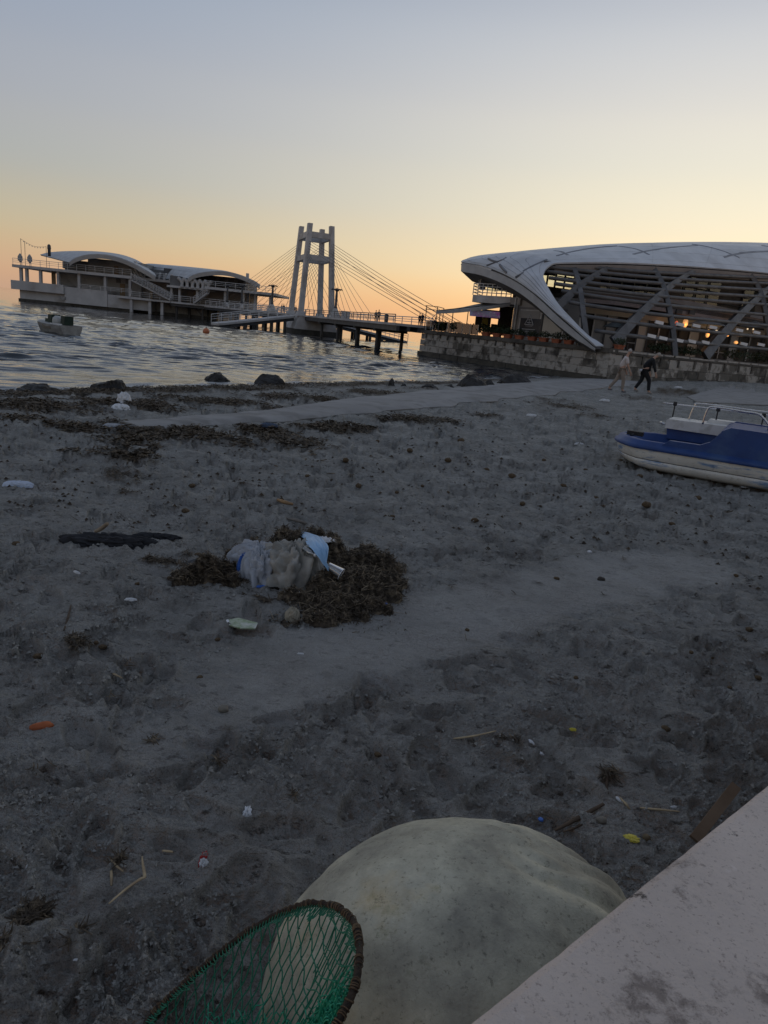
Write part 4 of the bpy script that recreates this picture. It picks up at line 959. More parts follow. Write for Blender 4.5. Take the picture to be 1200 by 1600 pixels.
# litter bins / bollards hung on the rail
for a, lab in ((-12.6, 'dark upright litter bin on the deck beside the pale utility box'), (-28.5, 'dark upright litter bin on the deck near the quay end')):
    t = thing('litter_bin', lab, 'bin', P3(a, 1.2, DZ)); MB().lathe(P3(a, 1.2, DZ), [(.16, 0), (.2, .1), (.21, .62), (.18, .68)], 9).build('drum', MATS['dark_steel'], t, True); MB().lathe(P3(a, 1.2, DZ+.68), [(.22, 0), (.22, .05), (.08, .12)], 9).build('lid', MATS['dark_steel'], t, True)

# ================================================================== pavilion on the pier
PY = 127.0
pv = thing('pier_pavilion', 'two-storey pale pavilion with arched roofs standing on the pier far left', 'building', (-45, PY+8, SEA))
def X(px, py): return at(px, py, PY)[0]
def Z(px, py): return at(px, py, PY)[2]
def vb(px0, px1, z0, z1, y0, y1, name, m, parent=None, py=460):
    x0 = X(px0, py); x1 = X(px1, py+(px1-px0)*.1); y0 += PY; y1 += PY
    return MB().hexa([(x0, y0, z0), (x1, y0, z0), (x1, y1, z0), (x0, y1, z0), (x0, y0, z1), (x1, y0, z1), (x1, y1, z1), (x0, y1, z1)]).build(name, m if not isinstance(m, str) else MATS[m], parent or pv)
GZ, UZ = 2.35, 5.55
# hull
vb(24, 205, -1.8, .25, .9, 20, 'waterline_base', 'wet_concrete', py=452)
vb(26, 103, .25, 1.75, 1.0, 20, 'hull_lower', 'pier_paint', py=452)
vb(17, 99, 1.75, 3.3, 0, 20, 'hull_bow_parapet', 'pier_paint', py=446)
vb(99.2, 166, .25, 3.05, .35, 20, 'hull_wall', 'pier_paint', py=455)
vb(166.2, 232, .25, GZ+.1, .5, 20, 'hull_wall', 'pier_paint', py=460)
vb(205, 330, -1.8, .3, 3.2, 20, 'waterline_base', 'wet_concrete', py=470)
vb(232, 330, .3, GZ-.35, 3.5, 20, 'hull_recess', 'concrete', py=470)
vb(92, 101, .75, 1.3, .2, .36, 'hull_hatch', 'concrete', py=455)
# ground deck in front, on posts
vb(184, 268, GZ-.3, GZ, -1.0, 20, 'lower_deck', 'pier_paint', py=463)
vb(268.2, 420, GZ-.3, GZ, -.8, 20, 'lower_deck', 'pier_paint', py=472)
vb(268, 420, GZ-.75, GZ-.31, -.4, 4, 'lower_deck_girder', 'dark_steel', py=472)
for px in (207, 236, 255): vb(px-2, px+2, -.2, GZ-.3, -.7, -.2, 'deck_post', 'pier_paint', py=468)
for k, px in enumerate((276, 296, 317, 325, 337, 347, 361, 372, 385, 398, 412)):
    p = at(px, 490, PY+.2+2.0*(k % 2)); MB().tube([(p[0], p[1], -1.8), (p[0], p[1], GZ-.7)], .24, 8).build('pile', MATS['pile'], pv, True)
MB().beam(at(300, 474, PY+1), at(319, 497, PY+1), .25, .25).build('diagonal_brace', MATS['pile'], pv)
vb(268, 419, GZ+.002, GZ+.02, -.7, 19, 'deck_finish', 'floor_tile', py=472)
# upper deck
vb(19, 206, UZ-.02, UZ+.45, 0, 16, 'upper_deck', 'pier_paint', py=422)
vb(206.2, 268, UZ-.02, UZ+.4, 1.5, 16, 'upper_deck', 'pier_paint', py=436)
vb(262, 326, UZ-.8, UZ-.45, -.5, 8, 'canopy_deck', 'pier_paint', py=448)
vb(322, 432, UZ-.5, UZ-.08, -1.0, 14, 'upper_deck', 'pier_paint', py=455)
for px, z0 in ((30, 3.3), (39, 3.3), (60.5, 3.3), (88, 3.2), (121, 3.0), (162, GZ), (201, GZ)): vb(px-1.9, px+1.9, z0-.1, UZ, .5, 1.0, 'column', 'pier_paint', py=436)
for px in (201,): vb(px-1.8, px+1.8, UZ+.4, 8.7, 3, 3.5, 'column', 'pier_paint', py=425)
for px in (267, 279.5, 307.5): vb(px-1.6, px+1.6, GZ, UZ-.8, .2, .7, 'column', 'pier_paint', py=455)
for px in (351, 380, 387.5, 398.5, 422): vb(px-1.7, px+1.7, GZ, UZ-.4, .2, .7, 'column', 'pier_paint' if px != 387.5 else 'dark_steel', py=462)
vb(379, 383, UZ-.1, UZ+3.0, 2.5, 3, 'column', 'pier_paint', py=440)
# storey walls
gw = mat('pavilion_grey', (.34, .34, .335), (.27, .27, .265), .3, .85, c3=(.22, .22, .215), s3=.4)
gd = mat('pavilion_dark', (.16, .16, .16), (.11, .11, .112), .5, .7)
gt = mat('pavilion_tan', (.26, .19, .11), (.2, .145, .085), .5, .7)
gbn = mat('pavilion_brown', (.27, .24, .215), (.21, .185, .165), .4, .85)
vb(72, 206, GZ, UZ, 4.5, 15, 'ground_wall', gw, py=440)
vb(206.1, 262, GZ, UZ, 5.5, 15, 'ground_wall', gbn, py=450)
vb(262.1, 320, GZ, UZ-.5, 6, 15, 'ground_wall', gbn, py=455)
vb(320.1, 377, GZ, UZ-.5, 4.5, 14, 'ground_wall', gbn, py=460)
vb(118, 206, UZ+.4, 8.6, 5.0, 15, 'upper_wall', gw, py=425)
vb(74, 118, UZ+.4, 8.0, 6.5, 15, 'upper_wall', gd, py=420)
vb(206, 246, UZ+.4, 7.8, 7, 15, 'upper_wall', gd, py=430)
vb(300, 376, UZ-.1, 7.7, 5.5, 14, 'upper_wall', gd, py=445)
for a, b_, z0, z1, y, m in ((70, 76, GZ, UZ, 2.5, gt), (161, 168, UZ+.4, 7.6, 4.9, gt), (172, 180, GZ, 4.6, 4.4, gt), (218, 224, GZ, 4.4, 5.4, gd), (166, 173, 4.7, 5.5, 4.4, gd), (181, 190, 4.7, 5.5, 4.4, gd), (268, 276, GZ, 4.6, 5.9, gd), (288, 296, GZ, 4.6, 5.9, gt), (245, 262, GZ, 5.2, 5.4, gd), (228, 232, GZ, 5.0, 2.0, gt)):
    vb(a, b_, z0, z1, y, y+.25, 'door_panel' if z0 < 5 and z1 < 4.7 else 'wall_recess', m, py=445)
for a in (315, 330, 345, 360): vb(a, a+9, UZ+.4, 7.4, 5.3, 5.45, 'window_pane', MATS['dark_steel'], py=445)
# roofs
def roof(front, rear, yf, yr, name, th_=.55, nr=8, ribs=True, m='roof_edge', pan=9):
    A = spline([at(px, py, PY+yf) for px, py in front], 37); B = spline([at(px, py, PY+yr) for px, py in rear], 37)
    G = np.array([A*(1-k)+B*k for k in np.linspace(0, 1, nr)])
    sheets = [MB().grid(G[:, j:j+36//pan+1][::-1], .25).build(name, MATS[m], pv, True) for j in range(0, 36, 36//pan)]
    E = np.array([A+(0, -.02, .1), A+(0, -.02, -th_)]); MB().grid(E, .35).build('roof_front_band', MATS['wall_panel'], pv, False)
    if ribs:
        for j in range(2, 36, 3): MB().tube(G[:, j]+(0, 0, .05), .07, 5).build('roof_seam', MATS['roof_strip'], sheets[j//(36//pan)])
roof([(110, 411.5), (118, 405.5), (134, 400.5), (155, 399), (180, 402.5), (205, 411.5), (228, 424), (243, 433)], [(64, 399.5), (78, 396.3), (100, 394.6), (130, 394.2), (160, 395.5), (190, 400), (215, 409), (238, 424)], -.5, 13, 'front_roof_sheet')
roof([(296, 436), (304, 431), (318, 427.5), (338, 425.6), (358, 427), (378, 432.5), (395, 440), (406, 447)], [(223, 437), (227, 421), (229, 414), (262, 416), (296, 419), (330, 422.5), (360, 427), (398, 441)], -.5, 14, 'rear_roof_sheet', .5)
vb(63.5, 66, Z(64, 402)-1.2, Z(64, 402), 8, 13, 'roof_end_wall', 'pier_paint', py=402)
ch = at(77, 395, PY+6); MB().lathe((ch[0], ch[1], ch[2]-.6), [(.28, 0), (.28, 1.2), (.34, 1.3), (.3, 1.9), (.1, 2.1)], 9).build('chimney', MATS['dark_steel'], pv, True)
for k in range(7):                                          # clerestory struts below the long roof
    MB().beam(at(248+k*8.5, 437+k*.7, PY+4), at(250.5+k*9.2, 426.5+k*1.0, PY+3.5), .3, .18).build('clerestory_strut', MATS['pier_paint'], pv)
vb(238, 305, UZ+.4, 8.2, 6, 6.3, 'clerestory_glazing', MATS['dark_steel'], py=430)
for k in range(4): MB().beam(at(211+k*5, 436, PY+3), at(203+k*5.5, 421+k*2.4, PY+3), .5, .3).build('stair_buttress', MATS['wall_panel'], pv)
# wishbone canopy
for k in range(6):
    px = 281+k*8.2; py = 449+k*.9; pts_l = [at(px+2.6, py, PY-.4), at(px+3.2, py-6, PY-.4), at(px+1.5, py-11, PY-.4), at(px-3.2, py-15, PY-.4)]
    pts_r = [at(px+4.0, py, PY-.4), at(px+3.8, py-6, PY-.4), at(px+5.6, py-11, PY-.4), at(px+9.0, py-13.5, PY-.4)]
    for pts in (pts_l, pts_r): MB().tube(spline(pts, 8), [.34, .28, .26, .26, .27, .3, .32, .3], 6).build('wishbone_arm', MATS['pier_paint'], pv, True)
    MB().grid([[at(px-4, py-14.5, PY-.4), at(px+2, py-14, PY-.3), at(px+8.5, py-13, PY-.4)], [at(px-4, py-15.6, PY+4), at(px+2, py-15, PY+4), at(px+8, py-14, PY+4)]], .1).build('wishbone_roof', MATS['pier_paint'], pv, True)
vb(266, 282, UZ-.45, UZ+1.2, -.2, 3.5, 'lattice_panel', gd, py=442)
vb(283, 325, UZ-.45, UZ+1.0, 1.6, 3.5, 'canopy_back', gd, py=446)
# railings
def prail(px0, px1, z, y, z_h=1.0, py=440, step=1.6, m='rail_paint'):
    railing([(X(px0, py), PY+y, z), (X(px1, py+(px1-px0)*.1), PY+y, z)], pv, z=z_h, step=step, m=m)
prail(20, 205, UZ+.45, .1, 1.05, 420)
prail(206, 266, UZ+.42, 1.6, 1.0, 436)
prail(323, 431, UZ-.08, -.9, 1.0, 455)
prail(124, 205, GZ+.55, .2, .8, 450)
prail(206, 268, GZ, -.9, 1.0, 463); prail(269, 420, GZ, -.7, 1.05, 472)
# stairs
def stairs(pa, pb, w, y, n_=14):
    a = at(*pa, PY+y); b_ = at(*pb, PY+y)
    fl = MB().beam(a, b_, w, .22).build('stair_flight', MATS['pier_paint'], pv)
    for k in range(n_):
        c = a+(b_-a)*(k+.5)/n_; MB().box(c+(0, 0, .16), (abs(b_[0]-a[0])/n_, w, .1)).build('stair_tread', MATS['pier_paint'], fl)
    for sy in (-w/2, w/2): railing([a+(0, sy, .1), b_+(0, sy, .1)], pv, z=1.0, step=1.0)
stairs((207, 438), (268, 469), 1.6, -.6); stairs((325, 458), (304, 474), 1.4, -1.2, 10)
# string-light poles on the bow terrace, round tables
for px, zt in ((24.5, 10.6), (30.5, 10.2), (64, 9.7)):
    vb(px-.25, px+.25, UZ+.45, zt, 2, 2.06, 'string_light_pole', 'rail_dark', py=415)
sl_ = []
A_, B_ = np.array([X(24.5, 410), PY+2, 10.5]), np.array([X(64, 414), PY+2, 9.6])
MB().tube(spline([A_, (A_+B_)/2-(0, 0, .55), B_], 12), .025, 4).build('string_light_wire', MATS['rail_dark'], pv)
for k in range(1, 9):
    q = A_+(B_-A_)*k/9-(0, 0, .55*math.sin(math.pi*k/9)); MB().lathe(q-(0, 0, .2), [(.03, 0), (.09, .08), (.04, .2)], 6).build('string_light_bulb', MATS['rail_paint'], pv)
for px, lab in ((25, 'folded pale parasol at the very tip of the pavilion bow terrace'), (40, 'folded pale parasol second from the tip of the bow terrace')):
    p = np.array([X(px, 417), PY+1.5, UZ+.45]); t = thing('folded_parasol', lab, 'parasol', p, 'folded parasols on the bow terrace')
    MB().lathe(p+(0, 0, .5), [(.1, 0), (.42, .4), (.4, 1.0), (.1, 1.5)], 9).build('canvas', MATS['canvas'], t, True); MB().tube([p, p+(0, 0, .55)], .05, 6).build('pole', MATS['dark_steel'], t)

# ================================================================== foreground: stone ledge
LZ = .97
e1, e2 = onz(720, 1600, LZ), onz(1200, 1220, LZ)
ed = unit(e2-e1); en = np.array([ed[1], -ed[0], 0])                      # en points to the promenade side
E0, E3 = e1-ed*1.2, e2+ed*6.0
lm_ = bpy.data.materials.new('ledge_stone'); lm_.use_nodes = True; n = lm_.node_tree.nodes; l = lm_.node_tree.links; b = n['Principled BSDF']; tc = n.new('ShaderNodeTexCoord')
c = RMP(NZ(2.2, 8), [(.3, (.49, .415, .36)), (.6, (.63, .535, .465)), (.8, (.69, .60, .53))])
c = MIX(.6, c, RMP(NZ(48, 6, .8), [(.33, (.30, .28, .27)), (.42, (1, 1, 1))]), 'MULTIPLY')
c = MIX(.75, c, RMP(NZ(4.3, 9, .75), [(.36, (.30, .28, .27)), (.43, (1, 1, 1))]), 'MULTIPLY')
c = MIX(.9, c, RMP(NZ(13, 7, .7), [(.30, (.10, .095, .09)), (.345, (1, 1, 1))]), 'MULTIPLY')
c = MIX(.7, c, RMP(NZ(150, 3, .6), [(.3, (.45, .43, .42)), (.4, (1, 1, 1))]), 'MULTIPLY')
c = MIX(.55, c, RMP(NZ(5.5, 6, .6), [(.66, (0, 0, 0)), (.72, (.32, .33, .34))]), 'ADD')
l.new(c, b.inputs['Base Color']); b.inputs['Roughness'].default_value = .85
bp = n.new('ShaderNodeBump'); bp.inputs['Distance'].default_value = .004; l.new(NZ(90, 6, .65), bp.inputs['Height']); l.new(bp.outputs[0], b.inputs['Normal'])
lg = thing('stone_ledge', 'stained mauve-grey stone parapet ledge in the near right corner', 'ledge', (E0[0], E0[1], 0))
prof = [(.0, -.13), (.0, -.018), (.006, -.006), (.018, 0), (.95, 0), (.95, -.13)]
ns = 260
G = []
for (u, w) in prof:
    G.append([E0+(E3-E0)*k/ns+en*(u+(.0018*float(fbm(np.array([k*.5]), np.array([u*9]), 3, 61)[0]) if u < .02 else 0))+(0, 0, w+(.0015*float(pn(k*.7, u*3, 62)))) for k in range(ns+1)])
MB().grid(np.array(G)[::-1]).build('coping', lm_, lg, False)
wl0, wl1 = E0+en*.06, E3+en*.06
MB().hexa([(*(wl0)[:2], -.3), (*(wl1)[:2], -.3), (*(wl1+en*.8)[:2], -.3), (*(wl0+en*.8)[:2], -.3), (*(wl0)[:2], LZ-.12), (*(wl1)[:2], LZ-.12), (*(wl1+en*.8)[:2], LZ-.12), (*(wl0+en*.8)[:2], LZ-.12)]).build('wall', MATS['concrete'], lg)

# ================================================================== dome shell lying on the sand
DC = np.array([.378, 1.562]); DA, DB, DH, DEx, DR = .605, .51, .45, .963, .349
def dome_z(x, y):
    c, s = math.cos(DR), math.sin(DR); u = (c*(x-DC[0])+s*(y-DC[1]))/DA; v = (-s*(x-DC[0])+c*(y-DC[1]))/DB
    r = np.hypot(u, v); r = np.minimum(r, 1); t = np.arccos(np.clip(r**(1/DEx), 0, 1)); return DH*np.sin(t)**DEx
dm = bpy.data.materials.new('dome_fibreglass'); dm.use_nodes = True; n = dm.node_tree.nodes; l = dm.node_tree.links; b = n['Principled BSDF']; tc = n.new('ShaderNodeTexCoord')
c = RMP(NZ(2.6, 7, .6), [(.3, (.40, .385, .31)), (.5, (.58, .555, .43)), (.7, (.70, .68, .53))])
c = MIX(.85, c, RMP(NZ(3.6, 9, .7), [(.36, (.46, .46, .47)), (.50, (.78, .78, .77)), (.60, (1, 1, 1))]), 'MULTIPLY')
c = MIX(.6, c, RMP(NZ(3.4, 5, .6), [(.55, (1, 1, 1)), (.68, (.90, .70, .42))]), 'MULTIPLY')
c = MIX(.7, c, RMP(NZ(7, 7, .7), [(.60, (1, 1, 1)), (.72, (.40, .45, .32))]), 'MULTIPLY')
c = MIX(.8, c, RMP(NZ(60, 6, .75), [(.34, (.40, .40, .38)), (.44, (1, 1, 1))]), 'MULTIPLY')
l.new(c, b.inputs['Base Color']); b.inputs['Roughness'].default_value = .62; b.inputs['Specular IOR Level'].default_value = .3
bp = n.new('ShaderNodeBump'); bp.inputs['Distance'].default_value = .0025; l.new(NZ(130, 4, .6), bp.inputs['Height']); l.new(bp.outputs[0], b.inputs['Normal'])
nu, nvv = 168, 60; G = []
for i in range(nvv):
    t = (i/(nvv-1))*math.pi/2*.999; row = []
    for j in range(nu):
        a = 2*math.pi*j/nu; seg = (j % 14)/14.0; fac = 1-.014*math.sin(math.pi*seg)*math.cos(t)
        r = math.cos(t)**DEx*fac; x, y = DA*r*math.cos(a), DB*r*math.sin(a); z = DH*math.sin(t)**DEx
        # old dents and drape wrinkles on the right flank
        wx_ = math.cos(DR)*x-math.sin(DR)*y; wy_ = math.sin(DR)*x+math.cos(DR)*y
        m_ = math.exp(-((wx_-.34)**2+(wy_-.18)**2)/.05)
        w_ = .045*m_*float(np.abs(pn((wy_*1.0+wx_*.25)*8.5+.5*math.sin(wx_*7), (wx_-wy_)*2.6, 71)))*2-.022*m_
        w_ += .010*float(fbm(np.array([wx_*4]), np.array([wy_*4]), 3, 75)[0])
        k = (1+w_/.5)
        row.append((DC[0]+wx_*k, DC[1]+wy_*k, z*k-.02))
    G.append(row)
dome = MB().grid(G, wrap=True).build('domed_shell', dm, None, True, base=(DC[0], DC[1], 0))
tag(dome, 'large dirty cream domed fibreglass shell lying upside down beside the stone ledge', 'shell')

# ================================================================== landing net
hA, hB, hC = onz(230, 1597, .04), onz(562, 1480, .47), onz(475, 1414, .33)
hn = unit(np.cross(hB-hA, hC-hA))
def onhoop(px, py):
    v = ray(px, py); return CP+v*(((hA-CP) @ hn)/(v @ hn))
HP = [(562, 1482), (555, 1445), (532, 1421), (503, 1412), (472, 1415), (437, 1427), (397, 1450), (357, 1478), (318, 1510), (283, 1542), (252, 1571), (228, 1600), (218, 1640), (245, 1690), (310, 1725), (390, 1722), (455, 1690), (500, 1640), (535, 1585), (556, 1535)]
hp = np.array([onhoop(*p) for p in HP]); hoop = spline(np.vstack([hp, hp[:1]]), 161); hoop[0] = hoop[-1] = hp[0]
hc = hp.mean(0); h1 = unit(hB-hA); h2 = np.cross(hn, h1)
ln_ = thing('landing_net', 'hoop fishing net with green mesh and cord-wrapped brown rim leaning on the dome', 'fishing net', (hc[0], hc[1], 0))
hoop = hoop+np.array([0, 0, 1])[None]*(.004*fbm(np.arange(161)*.15, np.zeros(161), 2, 88))[:, None]
MB().tube(hoop, .0080+.002*np.abs(fbm(np.arange(161)*.6, np.ones(161), 2, 89)), 9, False).build('hoop', mat('hoop_bark', (.045, .03, .018), (.02, .013, .009), 60, .8, .004, 200), ln_, True)
ws_ = MB(); rr = random.Random(2)
for k in range(150):
    i = rr.uniform(1, 158); j = int(i); p = hoop[j]+(hoop[j+1]-hoop[j])*(i-j); T = unit(hoop[j+1]-hoop[j]); a = unit(np.cross(T, (0.1, .2, 1))); b2 = np.cross(T, a); sl2 = rr.uniform(-.006, .006)
    pts = [p+T*sl2*math.sin(q)+.0103*(math.cos(q)*a+math.sin(q)*b2) for q in np.linspace(0, 2*math.pi, 9)]
    ws_.tube(pts, .0013, 4, False)
stuff(ws_.build('cord_wrapping', mat('cord_brown', (.16, .11, .06), (.08, .05, .03), 40, .8), ln_))
# polar fit of the rim in the hoop plane
ha = np.array([[(p-hc) @ h1, (p-hc) @ h2] for p in hoop]); hang = np.arctan2(ha[:, 1], ha[:, 0]); hrad = np.hypot(ha[:, 0], ha[:, 1]); so = np.argsort(hang)
def rim_r(a): return np.interp(a, hang[so], hrad[so], period=2*math.pi)
def net_pt(u, v):
    r = math.hypot(u, v); R_ = float(rim_r(math.atan2(v, u))); k = min(r/R_, 1); p = hc+h1*u+h2*v
    sag = .16*(1-k*k)+.01*float(pn(u*14, v*14, 91)); p = p-(0, 0, sag) if hn[2] >= 0 else p-(0, 0, sag)
    z = max(p[2], .012+.006*float(pn(u*40, v*40, 92)))
    zd = float(dome_z(p[0], p[1])); 
    if zd > .0: z = max(z, zd+.010)
    return np.array([p[0], p[1], z])
netm = mat('net_green', (.016, .15, .088), (.022, .20, .115), 20, .6)
cell = .034
def net_family(sgn, name):
    mb = MB()
    for k in range(-26, 27):
        run = []
        for q in np.linspace(-.75, .75, 150):
            # diamonds stretched along h2; zigzag of knots
            u = k*cell+sgn*q*.5; v = q*.86
            u += .003*math.sin(q*90+k)+.004*float(pn(q*9+k*.3, k*1.7, 93)); v += .004*float(pn(q*8, k*2.1, 94))
            r = math.hypot(u, v); R_ = float(rim_r(math.atan2(v, u)))
            if r < R_*1.0: run.append((u, v))
            else:
                if len(run) > 3: mb.tube([net_pt(*w) for w in run[::1]], .0019, 4, False)
                run = []
        if len(run) > 3: mb.tube([net_pt(*w) for w in run], .0019, 4, False)
    stuff(mb.build(name, netm, ln_))
net_family(1, 'mesh_strands'); net_family(-1, 'mesh_strands')
LAYER = 1
def fold_layer():
    """a slack second layer folded over the half of the net that lies on the dome"""
    mb = MB()
    for sgn in (1, -1):
        for k in range(-30, 31):
            run = []
            for q in np.linspace(-.7, .7, 130):
                u = k*.038+sgn*q*.62+.11; v = q*.78+.006*math.sin(q*40+k); u += .007*float(pn(q*7+k*.4, k*1.3, 97))
                r = math.hypot(u, v); R_ = float(rim_r(math.atan2(v, u))); lim = .13+.05*math.sin(v*9)
                if r < R_*.97 and u > lim: run.append(net_pt(u, v)+np.array([0, 0, .010+.020*min(1, (u-lim)/.08)*(1-(r/R_)**2)]))
                else:
                    if len(run) > 3: mb.tube(run, .0017, 4, False)
                    run = []
            if len(run) > 3: mb.tube(run, .0017, 4, False)
    stuff(mb.build('folded_strands', netm, ln_))
fold_layer()
kn = MB()
for k1 in range(-26, 27):                                                # knots where the strands cross
    for k2 in range(-26, 27):
        u = (k1+k2)*cell/2; q = (k2-k1)*cell/1.0; v = q*.86
        if abs(u) > .7 or abs(v) > .7: continue
        if math.hypot(u, v) < float(rim_r(math.atan2(v, u)))*.985:
            p = net_pt(u, v); kn.add([p+d_*.0034 for d_ in np.array([(1, 0, 0), (0, 1, 0), (-1, 0, 0), (0, -1, 0), (0, 0, 1), (0, 0, -1)])], [(0, 1, 4), (1, 2, 4), (2, 3, 4), (3, 0, 4), (1, 0, 5), (2, 1, 5), (3, 2, 5), (0, 3, 5)])
stuff(kn.build('mesh_knots', mat('net_dark', (.01, .07, .045), (.012, .09, .055), 20, .6), ln_))
# bunched netting at the bottom and lacing along the rim
bu = MB(); r_ = np.random.default_rng(12)
for (px, py, sx, sy, cnt) in ((385, 1580, 60, 34, 260), (505, 1575, 34, 40, 170), (440, 1600, 60, 20, 60), (330, 1590, 40, 18, 50)):
    for k in range(cnt):
        x0, y0 = px+r_.normal()*sx*.5, py+r_.normal()*sy*.5; pts = []; a = r_.uniform(-.6, .9)
        for q in range(9):
            a += r_.normal()*.35; x0 += math.cos(a)*6; y0 += math.sin(a)*5-1.2
            p = onhoop(x0, min(y0, 1640)); u, v = (p-hc) @ h1, (p-hc) @ h2
            if math.hypot(u, v) > float(rim_r(math.atan2(v, u)))*.96: break
            pp_ = net_pt(u, v)+(0, 0, .004+abs(r_.normal())*.022*(1-q/14)); pts.append(pp_)
        if len(pts) > 3: bu.tube(spline(pts, len(pts)*2), .0016, 4, False)
stuff(bu.build('bunched_netting', mat('net_bright', (.03, .34, .20), (.02, .25, .15), 20, .6), ln_))
la = MB()
for k in range(0, 156, 1):
    p = hoop[k]; inn = unit(hc-p); T = unit(hoop[k+1]-p); s_ = .012+.008*abs(r_.normal())
    la.tube(spline([p+(0, 0, .008), p+inn*s_*1.1+T*.004, p+inn*s_*1.6+T*.010, p+T*.012+inn*.008, p+T*.014+(0, 0, .007)], 9), .0013, 4, False)
stuff(la.build('rim_lacing', netm, ln_))

# ================================================================== pedal boat on the beach
B0 = onz(944, 724, 0.0); bs_ = unit(np.array([.866, -.47, 0])); bt = np.array([-bs_[1], bs_[0], 0])
boat = thing('pedal_boat', 'blue and white plastic pedal boat pulled up on the sand at the right edge', 'pedal boat', (B0+bs_*1.8+bt*.7)*(1, 1, 0))
ZB = gh(*(B0+bs_*1.2+bt*.6)[:2])-.02
def bp3(s, t, z): q = B0+bs_*s+bt*t; return np.array([q[0], q[1], ZB+z])
mhull = bpy.data.materials.new('hull_white'); mhull.use_nodes = True; n = mhull.node_tree.nodes; l = mhull.node_tree.links; b = n['Principled BSDF']; tc = n.new('ShaderNodeTexCoord')
c = RMP(NZ(2.0, 7), [(.3, (.60, .58, .52)), (.6, (.74, .72, .66))]); 
mpz = n.new('ShaderNodeMapping'); l.new(tc.outputs['Object'], mpz.inputs[0]); mpz.inputs['Scale'].default_value = (.9, .9, 5)
c = MIX(RMP(NZ(1.5, 7, .65, mpz.outputs[0]), [(.52, (0, 0, 0)), (.62, (.85, .85, .85))]), c, (.12, .24, .44)); c = MIX(.6, c, RMP(NZ(14, 6, .7), [(.3, (.5, .46, .4)), (.45, (1, 1, 1))]), 'MULTIPLY')
l.new(c, b.inputs['Base Color']); b.inputs['Roughness'].default_value = .45
mblue = mat('boat_blue', (.016, .045, .16), (.02, .058, .20), 2.5, .5, .002, 40, c3=(.04, .085, .21), s3=3)
mwhite = mat('boat_white', (.66, .66, .64), (.56, .56, .54), 3, .45, c3=(.42, .41, .38), s3=4)
chrome = mat('chrome_rail', (.62, .62, .62), (.5, .5, .5), 8, .25, metal=1.0)
black = mat('black_rubber', (.02, .02, .022), (.012, .012, .013), 8, .6)
BLn, BW = 3.9, 1.55
def half(s):                                           # half-beam along the boat: blunt rounded bow
    return BW/2*min(1, (max(s, 0)/.42)**.55)*(1-.05*max(0, (s-3.2)))
def sec(zf, ins, rise):                                 # outline ring at one level
    ss = [0.0, .015, .05, .1, .18, .3, .45, .7, 1.1, 1.6, 2.2, 2.8, 3.4, BLn]
    near = [bp3(s+rise*max(0, 1-s/.9), BW/2-max(half(s)-ins, .002), zf(s)) for s in ss]; far = [bp3(s+rise*max(0, 1-s/.9), BW/2+max(half(s)-ins, .002), zf(s)) for s in ss[::-1]]
    return near+far
keel = lambda s: .0+.06*max(0, 1-s/1.0)**2
lev = [(lambda s: keel(s), .16, .24), (lambda s: keel(s)+.05, .05, .10), (lambda s: keel(s)+.11, .015, .05), (lambda s: .165+.02*max(0, 1-s), .008, .035), (lambda s: .175+.02*max(0, 1-s), .022, .042), (lambda s: .185+.02*max(0, 1-s), .006, .032), (lambda s: .345+.0*s, .0, .01)]
G = np.array([sec(*q) for q in lev]); hl = MB().grid(G, wrap=True)
hl.f.append(tuple(range(len(G[0])-1, -1, -1))); hl.m.append(0)
hull = hl.build('hull', mhull, boat, True)
G = np.array([sec(lambda s: .178+.02*max(0, 1-s), .0095, .036), sec(lambda s: .170+.02*max(0, 1-s), .0035, .036)]); MB().grid(G, wrap=True).build('rubbing_line', black, hull)
G = np.array([sec(lambda s: .338, -.03, -.03), sec(lambda s: .36, -.045, -.045), sec(lambda s: .395, -.03, -.03), sec(lambda s: .405, .0, 0), sec(lambda s: .46, .05, .03), sec(lambda s: .47, .07, .05), sec(lambda s: .47, .15, .12), sec(lambda s: .46, .17, .14), sec(lambda s: .34, .20, .17), sec(lambda s: .325, .3, .3)])
dk = MB().grid(G, wrap=True); m_ = len(G[0]); b0 = len(dk.v)-m_; dk.f.append(tuple(b0+j for j in range(m_))); dk.m.append(0)
deck = dk.build('blue_deck', mblue, boat, True)
MB().box(bp3(.30, .62, .50), (.26, .12, .07), math.atan2(bs_[1], bs_[0])).build('bow_cleat', black, boat)
ck = MB().tube([bp3(.27, .40, .48), bp3(.30, .78, .48)], .022, 7); ck.build('bow_handle', black, boat, True)
# cowl rising on the near side, seats block
SHF = .48
def extr(prof_, t0, t1, name, m, parent=boat, smooth=False):
    k = len(prof_); vs = [bp3(s-SHF, t0, z) for s, z in prof_]+[bp3(s-SHF, t1, z) for s, z in prof_]
    return MB().add(vs, [tuple(range(k)), tuple(range(2*k-1, k-1, -1))]+[(i, k+i, k+(i+1) % k, (i+1) % k) for i in range(k)]).build(name, m, parent, smooth)
cow = [(1.30, .44), (1.40, .53), (1.85, .535), (1.98, .60), (2.12, .80), (2.22, .86), (2.75, .86), (2.88, .96), (4.2, .98), (4.2, .42), (1.30, .42)]
extr(cow, .03, .16, 'near_cowl', mblue); extr(cow, BW-.16, BW-.03, 'far_cowl', mblue)
extr([(2.0, .42), (2.1, .78), (2.2, .845), (2.7, .845), (2.7, .42)], .161, BW-.161, 'dash_block', mblue)
